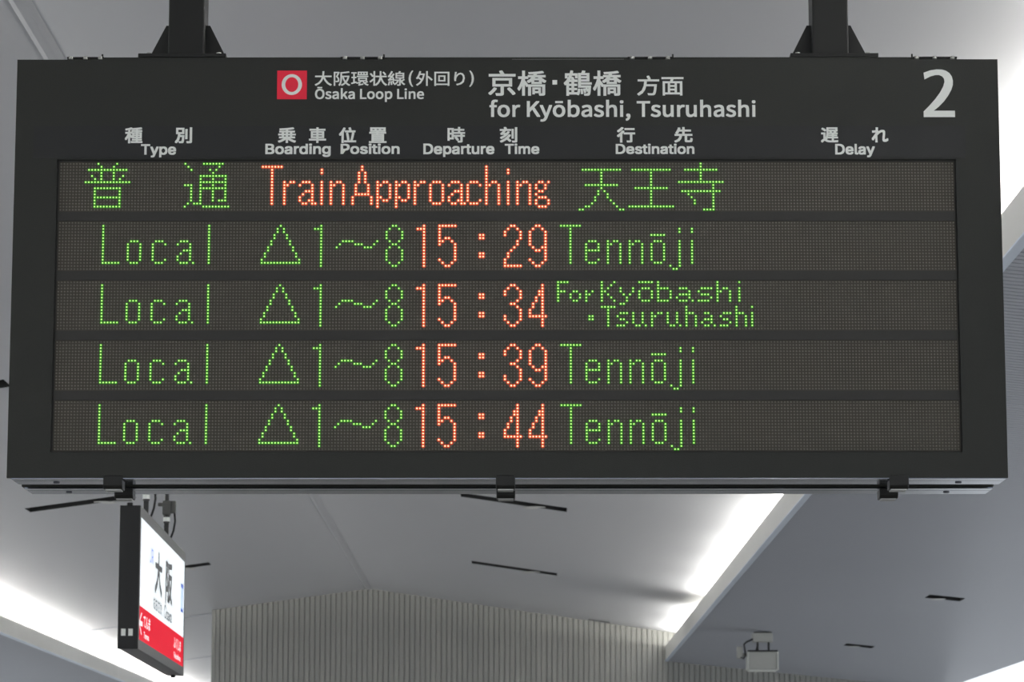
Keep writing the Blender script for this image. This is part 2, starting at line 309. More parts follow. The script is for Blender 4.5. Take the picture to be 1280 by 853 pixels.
# ---------------------------------------------------------------- text
OUTLINES = {
 'Ōsaka Loop Line': "130,-5,174,5,209,31,231,74,239,129,231,185,209,226,174,252,130,261,86,252,51,226,28,185,20,129,28,74,51,31,86,5 130,24,98,31,74,52,59,86,54,129,59,172,74,205,98,226,130,233,161,226,185,205,201,172,206,129,201,86,185,52,161,31 77,288,182,288,182,310,77,310 342,-5,380,3,403,24,411,52,402,81,380,98,353,110,333,118,318,128,312,143,316,156,327,166,347,170,363,168,377,162,390,153,406,173,389,184,369,192,347,195,311,188,289,168,282,141,290,115,311,97,337,86,357,78,374,66,380,50,376,35,364,24,343,20,322,23,303,31,286,43,271,22,291,8,315,-1 500,-5,522,-1,543,9,563,23,564,23,567,0,593,0,593,117,586,158,565,185,527,195,498,191,472,182,452,170,465,148,481,158,500,165,522,168,546,161,558,144,561,120,509,111,472,97,451,77,444,49,452,20,471,2 509,21,492,24,480,34,475,51,483,73,510,89,561,99,561,46,543,32,526,24 653,0,685,0,685,50,720,92,776,0,811,0,739,113,802,190,766,190,686,90,685,90,685,279,653,279 890,-5,913,-1,934,9,953,23,954,23,957,0,983,0,983,117,976,158,955,185,917,195,888,191,863,182,843,170,855,148,872,158,891,165,912,168,936,161,948,144,951,120,899,111,863,97,842,77,835,49,842,20,862,2 899,21,882,24,870,34,866,51,874,73,901,89,951,99,951,46,934,32,917,24 1125,0,1270,0,1270,28,1157,28,1157,257,1125,257 1386,-5,1419,2,1447,22,1467,53,1474,95,1467,137,1447,169,1419,188,1386,195,1352,188,1324,169,1305,137,1298,95,1305,53,1324,22,1352,2 1386,22,1357,31,1338,57,1331,95,1338,133,1357,159,1386,168,1415,159,1434,133,1441,95,1434,57,1415,31 1598,-5,1631,2,1659,22,1679,53,1686,95,1679,137,1659,169,1631,188,1598,195,1565,188,1537,169,1517,137,1510,95,1517,53,1537,22,1565,2 1598,22,1569,31,1550,57,1543,95,1550,133,1569,159,1598,168,1627,159,1646,133,1653,95,1646,57,1627,31 1736,-80,1769,-80,1769,-16,1768,18,1785,5,1803,-2,1820,-5,1851,2,1878,22,1896,55,1903,98,1898,138,1883,169,1860,188,1827,195,1805,191,1785,181,1766,168,1766,168,1763,190,1736,190 1815,22,1801,24,1785,30,1769,42,1769,142,1786,156,1803,165,1819,168,1848,159,1864,135,1869,98,1862,57,1843,31 2035,0,2180,0,2180,28,2067,28,2067,257,2035,257 2222,0,2254,0,2254,190,2222,190 2238,229,2254,235,2259,251,2254,266,2238,271,2223,266,2217,251,2223,235 2318,0,2350,0,2350,138,2368,154,2384,164,2402,167,2423,162,2435,145,2438,116,2438,0,2470,0,2470,120,2464,161,2445,186,2412,195,2388,191,2367,179,2348,162,2348,162,2345,190,2318,190 2609,-5,2633,-2,2653,5,2671,15,2660,36,2645,28,2630,23,2612,21,2580,29,2559,52,2549,88,2678,88,2679,106,2670,153,2644,184,2603,195,2571,188,2544,168,2525,137,2518,95,2525,53,2544,22,2573,2 2549,110,2559,142,2578,163,2604,169,2629,163,2645,143,2651,110",
 'for Kyōbashi, Tsuruhashi': "12,164,37,164,37,0,69,0,69,164,110,164,110,190,69,190,69,220,72,241,81,253,96,258,118,252,125,277,93,283,62,276,43,254,37,221,37,190,12,188 220,-5,253,2,281,22,301,53,308,95,301,137,281,169,253,188,220,195,187,188,158,169,139,137,132,95,139,53,158,22,187,2 220,22,191,31,172,57,165,95,172,133,191,159,220,168,249,159,268,133,275,95,268,57,249,31 358,0,390,0,390,122,405,148,421,162,438,166,457,163,463,191,442,195,422,190,404,176,388,155,388,155,384,190,358,190 576,0,608,0,608,81,652,134,729,0,765,0,672,159,753,257,716,257,609,128,608,128,608,257,576,257 802,-82,834,-73,857,-50,873,-16,944,190,913,190,879,85,863,31,862,31,843,85,804,190,771,190,847,0,843,-15,833,-36,819,-50,800,-56,786,-53,779,-78 1055,-5,1088,2,1116,22,1136,53,1143,95,1136,137,1116,169,1088,188,1055,195,1022,188,994,169,974,137,967,95,974,53,994,22,1022,2 1055,22,1026,31,1007,57,1000,95,1007,133,1026,159,1055,168,1084,159,1103,133,1110,95,1103,57,1084,31 1004,235,1107,235,1107,258,1004,258 1277,-5,1308,2,1335,22,1353,55,1360,98,1355,138,1340,169,1316,188,1284,195,1263,191,1243,182,1224,168,1225,202,1225,279,1193,279,1193,0,1219,0,1222,20,1223,20,1240,7,1259,-2 1272,22,1258,24,1242,30,1225,42,1225,142,1243,156,1260,165,1276,168,1305,159,1321,135,1326,98,1319,57,1300,31 1453,-5,1476,-1,1497,9,1516,23,1518,23,1520,0,1547,0,1547,117,1540,158,1519,185,1481,195,1452,191,1426,182,1406,170,1418,148,1435,158,1454,165,1475,168,1500,161,1511,144,1515,120,1462,111,1426,97,1405,77,1398,49,1405,20,1425,2 1463,21,1445,24,1433,34,1429,51,1437,73,1464,89,1515,99,1515,46,1497,32,1480,24 1657,-5,1694,3,1718,24,1725,52,1717,81,1695,98,1668,110,1648,118,1633,128,1627,143,1631,156,1642,166,1662,170,1678,168,1692,162,1705,153,1721,173,1704,184,1684,192,1662,195,1626,188,1604,168,1596,141,1605,115,1625,97,1652,86,1672,78,1688,66,1695,50,1691,35,1678,24,1658,20,1637,23,1618,31,1601,43,1586,22,1606,8,1630,-1 1771,0,1803,0,1803,138,1820,154,1837,164,1855,167,1875,162,1887,145,1891,116,1891,0,1923,0,1923,120,1916,161,1897,186,1864,195,1841,191,1820,179,1801,163,1803,202,1803,279,1771,279 1983,0,2015,0,2015,190,1983,190 1999,229,2015,235,2021,251,2015,266,1999,271,1984,266,1978,251,1984,235 2074,-67,2101,-49,2118,-24,2125,7,2121,27,2112,40,2098,44,2081,38,2074,22,2081,5,2097,-1,2101,0,2096,-20,2084,-36,2066,-48 2312,0,2344,0,2344,229,2422,229,2422,257,2234,257,2234,229,2312,229 2515,-5,2553,3,2576,24,2584,52,2575,81,2553,98,2526,110,2506,118,2491,128,2485,143,2489,156,2500,166,2520,170,2536,168,2550,162,2563,153,2579,173,2562,184,2542,192,2520,195,2484,188,2462,168,2454,141,2463,115,2484,97,2510,86,2530,78,2547,66,2553,50,2549,35,2537,24,2516,20,2495,23,2476,31,2459,43,2444,22,2464,8,2488,-1 2685,-5,2708,0,2729,12,2747,30,2748,30,2751,0,2777,0,2777,190,2745,190,2745,55,2728,37,2712,26,2694,23,2674,28,2662,45,2658,74,2658,190,2626,190,2626,70,2632,29,2651,4 2841,0,2874,0,2874,122,2888,148,2905,162,2921,166,2940,163,2946,191,2925,195,2905,190,2887,176,2871,155,2871,155,2868,190,2841,190 3033,-5,3057,0,3077,12,3096,30,3097,30,3099,0,3126,0,3126,190,3094,190,3094,55,3077,37,3060,26,3042,23,3022,28,3010,45,3007,74,3007,190,2974,190,2974,70,2981,29,3000,4 3190,0,3222,0,3222,138,3239,154,3256,164,3274,167,3294,162,3306,145,3310,116,3310,0,3342,0,3342,120,3336,161,3316,186,3284,195,3260,191,3239,179,3221,163,3222,202,3222,279,3190,279 3446,-5,3469,-1,3490,9,3509,23,3510,23,3513,0,3539,0,3539,117,3532,158,3511,185,3473,195,3444,191,3419,182,3399,170,3411,148,3428,158,3447,165,3468,168,3492,161,3504,144,3507,120,3455,111,3419,97,3398,77,3391,49,3398,20,3418,2 3455,21,3438,24,3426,34,3422,51,3430,73,3457,89,3507,99,3507,46,3490,32,3473,24 3649,-5,3687,3,3710,24,3718,52,3709,81,3688,98,3660,110,3640,118,3625,128,3619,143,3623,156,3635,166,3655,170,3671,168,3685,162,3698,153,3713,173,3697,184,3677,192,3654,195,3619,188,3597,168,3589,141,3597,115,3618,97,3644,86,3665,78,3681,66,3688,50,3684,35,3671,24,3650,20,3629,23,3611,31,3594,43,3578,22,3599,8,3623,-1 3763,0,3796,0,3796,138,3813,154,3829,164,3847,167,3868,162,3880,145,3883,116,3883,0,3915,0,3915,120,3909,161,3890,186,3857,195,3833,191,3812,179,3794,163,3796,202,3796,279,3763,279 3976,0,4008,0,4008,190,3976,190 3992,229,4007,235,4013,251,4007,266,3992,271,3977,266,3971,251,3977,235",
 '2': "12,669,117,705,216,720,297,717,360,699,414,663,450,612,465,549,462,483,438,411,390,327,321,237,237,156,159,96,486,96,486,0,0,0,0,84,81,162,183,270,264,375,312,462,333,531,327,579,300,612,255,633,195,633,117,612,24,567",
 'JR': "83,-5,124,6,147,35,154,75,154,257,121,257,121,78,117,47,103,29,80,24,63,27,48,36,35,53,12,36,30,14,54,0 255,135,255,230,298,230,332,226,353,212,360,185,353,157,332,140,298,135 363,0,400,0,335,112,365,126,385,150,393,185,381,227,349,250,303,257,223,257,223,0,255,0,255,109,301,109",
 'Type': "32,452,32,509,417,509,417,452,257,452,257,0,193,0,193,452 496,-139,510,-86,520,-87,552,-89,566,-84,579,-74,586,-64,593,-51,599,-36,611,-1,466,379,533,379,614,155,635,87,654,21,632,21,651,87,673,155,754,379,820,379,653,-58,625,-107,614,-119,601,-128,588,-136,573,-141,557,-144,540,-145,513,-143 890,-143,890,379,950,379,950,319,956,319,975,346,1009,373,1025,379,1045,383,1067,384,1097,382,1125,374,1151,361,1173,342,1192,320,1208,293,1219,261,1226,227,1228,189,1226,151,1219,116,1208,84,1192,57,1174,34,1151,16,1126,3,1098,-6,1067,-8,1045,-7,1027,-3,1010,4,976,31,956,59,952,59,952,-143 1058,47,1080,49,1100,55,1117,66,1132,80,1144,97,1154,117,1160,139,1165,163,1166,189,1165,215,1161,239,1154,261,1144,281,1132,298,1118,311,1100,322,1080,328,1058,330,1036,328,1016,322,999,312,984,299,972,282,963,263,956,241,952,216,950,189,952,162,956,138,963,115,973,95,985,78,999,65,1017,55,1036,49 1474,-8,1439,-5,1407,3,1379,16,1355,35,1334,58,1318,85,1306,116,1299,150,1296,187,1299,224,1306,258,1318,290,1334,317,1353,340,1377,359,1404,373,1434,382,1467,384,1488,383,1508,380,1528,374,1547,366,1565,355,1581,341,1596,324,1609,305,1619,282,1627,256,1632,227,1633,194,1633,169,1337,169,1337,221,1600,221,1572,202,1571,226,1567,248,1560,269,1551,286,1539,301,1525,314,1508,323,1489,328,1467,330,1446,328,1426,323,1409,313,1393,301,1381,286,1371,270,1364,251,1360,231,1358,211,1358,178,1360,151,1365,127,1373,106,1384,88,1397,73,1413,61,1432,53,1452,48,1475,46,1516,53,1548,73,1568,105,1627,91,1620,72,1610,55,1597,39,1582,26,1564,14,1545,4,1523,-3,1500,-7",
 'Boarding': "60,0,60,509,241,509,274,507,304,501,329,491,350,477,367,461,381,442,390,421,396,398,398,374,397,353,393,336,387,320,378,307,368,295,356,286,315,267,315,262,331,260,347,254,363,245,378,234,391,220,402,203,411,184,416,161,418,136,416,111,410,88,400,67,386,48,368,31,344,18,317,8,284,2,247,0 125,57,245,57,281,60,309,67,330,80,344,96,353,115,355,137,354,153,350,169,342,184,333,197,320,209,306,218,289,225,269,229,248,231,125,231 125,285,238,285,256,287,273,290,288,296,302,304,314,314,323,326,330,340,335,355,336,372,333,393,326,412,313,429,294,442,270,449,240,452,125,452 663,-8,630,-5,600,3,573,16,549,35,529,58,512,85,500,116,493,150,490,187,493,225,500,260,512,291,529,318,549,341,573,360,600,374,630,382,663,384,697,382,727,374,755,360,779,341,799,318,815,291,828,260,835,225,837,187,835,150,828,116,815,85,799,58,779,35,755,16,727,3,697,-5 663,46,687,49,708,55,726,66,741,80,754,97,763,117,770,139,774,163,775,187,774,212,770,236,763,258,754,278,741,296,726,310,708,321,687,328,663,330,640,328,619,321,601,310,586,296,574,278,565,258,558,236,554,212,552,187,554,163,558,139,565,117,574,97,586,80,601,66,619,55,640,49 1031,-9,1008,-7,986,-3,966,5,947,15,932,29,919,45,909,63,904,84,902,108,903,128,907,146,914,161,924,174,935,184,949,193,997,211,1050,220,1105,227,1137,235,1144,243,1147,255,1147,257,1146,272,1143,285,1138,297,1127,311,1111,322,1098,327,1084,330,1067,331,1050,330,1034,327,1020,322,989,301,971,274,912,291,922,313,935,331,950,346,967,358,985,368,1004,375,1024,380,1045,383,1065,384,1110,379,1157,360,1171,350,1183,336,1194,320,1202,301,1206,278,1208,251,1208,0,1148,0,1148,52,1144,52,1123,25,1087,1,1070,-4,1052,-7 1042,45,1063,47,1082,51,1099,59,1114,68,1125,80,1135,93,1141,108,1145,122,1147,138,1147,190,1131,182,1103,176,1072,171,1047,168,1006,159,988,150,975,139,966,124,963,105,966,87,973,72,985,61,1001,52 1313,0,1313,379,1372,379,1372,321,1376,321,1385,339,1397,354,1413,367,1431,377,1452,383,1474,385,1490,384,1504,384,1504,322,1490,324,1467,326,1450,324,1434,321,1420,315,1406,306,1395,296,1386,284,1380,269,1376,254,1374,237,1374,0 1715,-8,1685,-6,1657,3,1631,16,1609,34,1590,57,1574,84,1563,116,1556,151,1554,189,1556,227,1563,261,1574,293,1590,320,1609,342,1631,361,1657,374,1685,382,1715,384,1737,383,1757,379,1773,373,1807,346,1826,319,1830,319,1830,509,1891,509,1891,0,1832,0,1832,59,1826,59,1807,31,1772,4,1756,-3,1737,-7 1724,47,1746,49,1765,55,1783,65,1797,78,1810,95,1819,115,1826,138,1830,162,1831,189,1830,216,1826,241,1819,263,1810,282,1798,299,1783,312,1766,322,1746,328,1724,330,1702,328,1682,322,1664,311,1650,298,1637,281,1628,261,1621,239,1617,215,1616,189,1617,163,1621,139,1628,117,1638,97,1650,80,1665,66,1682,55,1702,49 1997,0,1997,379,2058,379,2058,0 2028,443,2011,446,1998,455,1988,468,1985,483,1988,499,1998,512,2011,521,2028,524,2044,521,2058,512,2067,499,2070,483,2067,468,2058,455,2044,446 2224,227,2224,0,2163,0,2163,379,2222,379,2223,287,2213,287,2226,319,2243,344,2263,362,2285,374,2311,382,2338,384,2363,383,2385,377,2406,369,2424,356,2439,340,2451,321,2460,298,2466,271,2468,240,2468,0,2407,0,2407,235,2404,263,2396,286,2384,304,2366,318,2345,326,2321,329,2303,328,2287,324,2271,317,2258,308,2246,297,2237,283,2230,266,2226,248 2727,-151,2700,-149,2676,-146,2654,-140,2635,-132,2617,-122,2603,-110,2590,-97,2579,-84,2571,-69,2622,-41,2642,-66,2675,-88,2690,-93,2707,-96,2727,-97,2756,-95,2781,-87,2802,-75,2819,-58,2828,-34,2832,-6,2832,68,2827,68,2807,41,2773,16,2757,10,2737,6,2715,5,2686,7,2658,14,2633,27,2610,43,2591,65,2575,90,2564,120,2557,154,2554,191,2557,229,2564,263,2575,293,2591,320,2610,342,2633,361,2658,374,2686,382,2716,384,2738,383,2758,379,2774,373,2808,346,2828,319,2833,319,2833,379,2893,379,2893,-9,2890,-40,2883,-67,2871,-90,2854,-109,2834,-124,2811,-136,2785,-144,2757,-149 2725,59,2747,61,2767,66,2784,75,2799,87,2811,103,2820,121,2827,142,2831,166,2833,193,2831,219,2827,242,2820,264,2811,283,2799,299,2784,312,2767,322,2747,328,2725,330,2703,328,2683,322,2665,312,2651,298,2638,282,2629,262,2622,241,2618,218,2617,193,2618,167,2622,144,2629,123,2639,104,2651,88,2666,76,2683,66,2703,61",
 'Position': "60,0,60,509,235,509,272,506,305,499,332,487,356,471,375,452,390,430,400,404,407,377,409,348,407,318,400,291,390,265,375,243,356,223,332,207,305,195,272,188,235,186,109,186,109,242,233,242,257,244,279,248,297,256,312,266,324,279,333,294,339,310,343,328,344,348,343,367,339,385,333,402,324,416,312,428,297,439,279,446,257,451,232,452,125,452,125,0 652,-8,619,-5,589,3,561,16,537,35,517,58,501,85,488,116,481,150,479,187,481,225,488,260,501,291,517,318,537,341,561,360,589,374,619,382,652,384,685,382,716,374,743,360,767,341,787,318,804,291,816,260,823,225,826,187,823,150,816,116,804,85,787,58,767,35,743,16,716,3,685,-5 652,46,676,49,697,55,715,66,730,80,742,97,752,117,758,139,762,163,764,187,762,212,758,236,752,258,742,278,730,296,715,310,697,321,676,328,652,330,628,328,607,321,590,310,575,296,562,278,553,258,546,236,542,212,541,187,542,163,546,139,553,117,562,97,575,80,590,66,607,55,628,49 1042,-8,1016,-7,993,-3,972,3,953,12,936,24,921,38,910,54,901,73,895,94,954,107,960,87,970,72,984,60,1000,52,1019,47,1041,45,1066,47,1087,53,1104,62,1117,74,1125,88,1128,103,1124,121,1114,136,1103,144,1089,150,1072,155,1009,170,977,180,952,192,932,208,918,227,909,249,906,274,908,295,915,314,925,332,938,347,955,360,975,370,997,378,1021,383,1047,384,1071,383,1094,379,1114,372,1131,363,1146,352,1159,339,1169,324,1177,308,1184,290,1128,277,1122,291,1113,304,1102,316,1088,325,1069,331,1047,333,1026,331,1007,326,991,317,978,305,971,292,968,277,972,258,984,243,996,235,1012,229,1031,223,1089,209,1121,200,1146,187,1166,171,1180,153,1188,131,1191,107,1189,85,1183,65,1172,47,1158,31,1140,18,1119,6,1096,-2,1070,-7 1277,0,1277,379,1338,379,1338,0 1308,443,1292,446,1278,455,1269,468,1266,483,1269,499,1278,512,1292,521,1308,524,1325,521,1339,512,1348,499,1351,483,1348,468,1339,455,1325,446 1595,379,1595,327,1398,327,1398,379 1456,471,1517,471,1517,98,1520,76,1527,61,1541,53,1562,50,1576,51,1593,54,1604,2,1583,-3,1560,-4,1529,-1,1504,7,1483,21,1468,41,1459,64,1456,93 1671,0,1671,379,1732,379,1732,0 1702,443,1686,446,1672,455,1663,468,1660,483,1663,499,1672,512,1686,521,1702,524,1719,521,1733,512,1742,499,1745,483,1742,468,1733,455,1719,446 1992,-8,1960,-5,1929,3,1902,16,1878,35,1858,58,1841,85,1829,116,1822,150,1819,187,1822,225,1829,260,1841,291,1858,318,1878,341,1902,360,1929,374,1960,382,1992,384,2026,382,2056,374,2084,360,2108,341,2128,318,2145,291,2157,260,2164,225,2166,187,2164,150,2157,116,2145,85,2128,58,2108,35,2084,16,2056,3,2026,-5 1992,46,2016,49,2037,55,2055,66,2071,80,2083,97,2092,117,2099,139,2103,163,2104,187,2103,212,2099,236,2092,258,2083,278,2071,296,2055,310,2037,321,2016,328,1992,330,1969,328,1948,321,1930,310,1915,296,1903,278,1894,258,1887,236,1883,212,1882,187,1883,163,1887,139,1894,117,1903,97,1915,80,1930,66,1948,55,1969,49 2314,227,2314,0,2253,0,2253,379,2312,379,2312,287,2303,287,2316,319,2333,344,2353,362,2375,374,2400,382,2428,384,2452,383,2475,377,2495,369,2513,356,2529,340,2541,321,2550,298,2556,271,2558,240,2558,0,2496,0,2496,235,2494,263,2486,286,2473,304,2456,318,2435,326,2410,329,2393,328,2376,324,2361,317,2348,308,2336,297,2327,283,2320,266,2316,248",
 'Departure': "219,0,96,0,96,57,215,57,254,60,288,68,318,81,343,99,363,122,379,149,390,181,397,216,399,255,397,294,390,329,379,361,364,388,344,410,320,428,291,441,258,449,221,452,93,452,93,509,225,509,261,507,294,501,325,492,353,478,385,455,412,426,433,391,446,361,455,329,460,293,462,255,460,217,455,181,446,149,433,119,417,92,398,68,376,48,351,31,322,17,291,8,256,2 125,509,125,0,60,0,60,509 714,-8,679,-5,647,3,619,16,595,35,574,58,558,85,546,116,539,150,536,187,539,224,546,258,558,290,574,317,593,340,617,359,644,373,674,382,707,384,728,383,748,380,768,374,787,366,805,355,821,341,836,324,849,305,859,282,867,256,872,227,873,194,873,169,577,169,577,221,840,221,812,202,811,226,807,248,800,269,791,286,779,301,765,314,748,323,729,328,707,330,686,328,666,323,649,313,634,301,621,286,611,270,604,251,600,231,598,211,598,178,600,151,605,127,613,106,624,88,637,73,653,61,672,53,692,48,715,46,756,53,788,73,808,105,867,91,860,72,850,55,837,39,822,26,804,14,785,4,763,-3,740,-7 959,-143,959,379,1018,379,1018,319,1024,319,1043,346,1078,373,1094,379,1113,383,1135,384,1166,382,1194,374,1219,361,1241,342,1260,320,1276,293,1287,261,1294,227,1296,189,1294,151,1287,116,1276,84,1261,57,1242,34,1219,16,1194,3,1166,-6,1136,-8,1114,-7,1095,-3,1079,4,1044,31,1024,59,1020,59,1020,-143 1126,47,1149,49,1168,55,1186,66,1200,80,1212,97,1222,117,1229,139,1233,163,1234,189,1233,215,1229,239,1222,261,1213,281,1201,298,1186,311,1169,322,1149,328,1126,330,1104,328,1084,322,1067,312,1053,299,1041,282,1031,263,1024,241,1020,216,1019,189,1020,162,1024,138,1031,115,1041,95,1053,78,1068,65,1085,55,1104,49 1490,-9,1467,-7,1445,-3,1425,5,1407,15,1391,29,1378,45,1369,63,1363,84,1361,108,1362,128,1367,146,1374,161,1383,174,1395,184,1408,193,1456,211,1509,220,1564,227,1596,235,1603,243,1606,255,1606,257,1605,272,1602,285,1597,297,1586,311,1570,322,1557,327,1543,330,1526,331,1509,330,1493,327,1480,322,1448,301,1431,274,1371,291,1382,313,1394,331,1409,346,1426,358,1444,368,1463,375,1484,380,1504,383,1524,384,1569,379,1616,360,1630,350,1642,336,1653,320,1661,301,1666,278,1667,251,1667,0,1607,0,1607,52,1603,52,1582,25,1546,1,1529,-4,1511,-7 1501,45,1522,47,1542,51,1558,59,1573,68,1585,80,1594,93,1601,108,1605,122,1606,138,1606,190,1590,182,1562,176,1531,171,1506,168,1465,159,1447,150,1434,139,1425,124,1422,105,1425,87,1432,72,1444,61,1460,52 1772,0,1772,379,1831,379,1831,321,1835,321,1844,339,1856,354,1872,367,1891,377,1911,383,1933,385,1949,384,1963,384,1963,322,1950,324,1927,326,1909,324,1894,321,1879,315,1866,306,1855,296,1846,284,1839,269,1835,254,1833,237,1833,0 2183,379,2183,327,1985,327,1985,379 2044,471,2105,471,2105,98,2107,76,2115,61,2128,53,2149,50,2164,51,2181,54,2192,2,2171,-3,2147,-4,2117,-1,2091,7,2071,21,2056,41,2047,64,2044,93 2389,-5,2364,-3,2342,2,2321,11,2303,23,2288,39,2275,59,2266,82,2261,109,2259,139,2259,379,2320,379,2320,144,2322,117,2330,94,2343,75,2360,61,2382,53,2406,50,2424,51,2440,55,2455,62,2469,71,2480,83,2490,97,2497,113,2501,132,2502,153,2502,379,2563,379,2563,0,2504,0,2504,92,2513,92,2500,60,2483,35,2463,17,2441,5,2416,-3 2669,0,2669,379,2728,379,2728,321,2732,321,2740,339,2753,354,2769,367,2787,377,2807,383,2829,385,2846,384,2860,384,2860,322,2846,324,2823,326,2806,324,2790,321,2775,315,2762,306,2751,296,2742,284,2735,269,2731,254,2730,237,2730,0 3087,-8,3052,-5,3021,3,2992,16,2968,35,2947,58,2931,85,2919,116,2912,150,2910,187,2912,224,2919,258,2931,290,2947,317,2967,340,2990,359,3018,373,3048,382,3081,384,3101,383,3121,380,3141,374,3160,366,3178,355,3195,341,3209,324,3222,305,3233,282,3240,256,3245,227,3247,194,3247,169,2950,169,2950,221,3213,221,3185,202,3184,226,3180,248,3173,269,3164,286,3152,301,3138,314,3121,323,3102,328,3081,330,3059,328,3039,323,3022,313,3007,301,2994,286,2984,270,2977,251,2973,231,2971,211,2971,178,2973,151,2978,127,2986,106,2997,88,3010,73,3026,61,3045,53,3065,48,3088,46,3129,53,3161,73,3181,105,3240,91,3233,72,3223,55,3210,39,3195,26,3178,14,3158,4,3136,-3,3113,-7",
 'Time': "32,452,32,509,417,509,417,452,257,452,257,0,193,0,193,452 501,0,501,379,562,379,562,0 532,443,516,446,502,455,493,468,490,483,493,499,502,512,516,521,532,524,549,521,562,512,572,499,575,483,572,468,562,455,549,446 668,0,668,379,727,379,728,295,723,295,729,314,737,331,748,346,760,358,773,368,787,376,803,382,818,385,834,386,861,383,883,375,903,361,918,342,929,320,936,295,928,295,933,312,942,329,952,343,965,356,980,366,996,375,1014,381,1032,385,1052,386,1073,385,1093,380,1112,372,1129,361,1144,346,1156,328,1165,307,1170,283,1172,255,1172,0,1111,0,1111,254,1108,279,1101,298,1088,313,1071,323,1053,329,1034,330,1017,329,1003,326,989,320,978,312,968,302,961,290,955,277,952,263,950,247,950,0,889,0,889,260,887,280,880,297,868,311,853,322,835,328,815,330,800,329,786,326,773,320,761,312,750,302,741,289,734,274,730,257,729,238,729,0 1437,-8,1402,-5,1370,3,1342,16,1317,35,1297,58,1281,85,1269,116,1262,150,1259,187,1261,224,1269,258,1280,290,1296,317,1316,340,1340,359,1367,373,1397,382,1430,384,1451,383,1471,380,1491,374,1510,366,1528,355,1544,341,1559,324,1572,305,1582,282,1590,256,1595,227,1596,194,1596,169,1300,169,1300,221,1563,221,1535,202,1533,226,1529,248,1523,269,1513,286,1502,301,1488,314,1471,323,1452,328,1430,330,1408,328,1389,323,1371,313,1356,301,1344,286,1334,270,1327,251,1322,231,1321,211,1321,178,1323,151,1327,127,1335,106,1346,88,1360,73,1376,61,1394,53,1415,48,1437,46,1479,53,1510,73,1531,105,1590,91,1583,72,1573,55,1560,39,1545,26,1527,14,1508,4,1486,-3,1462,-7",
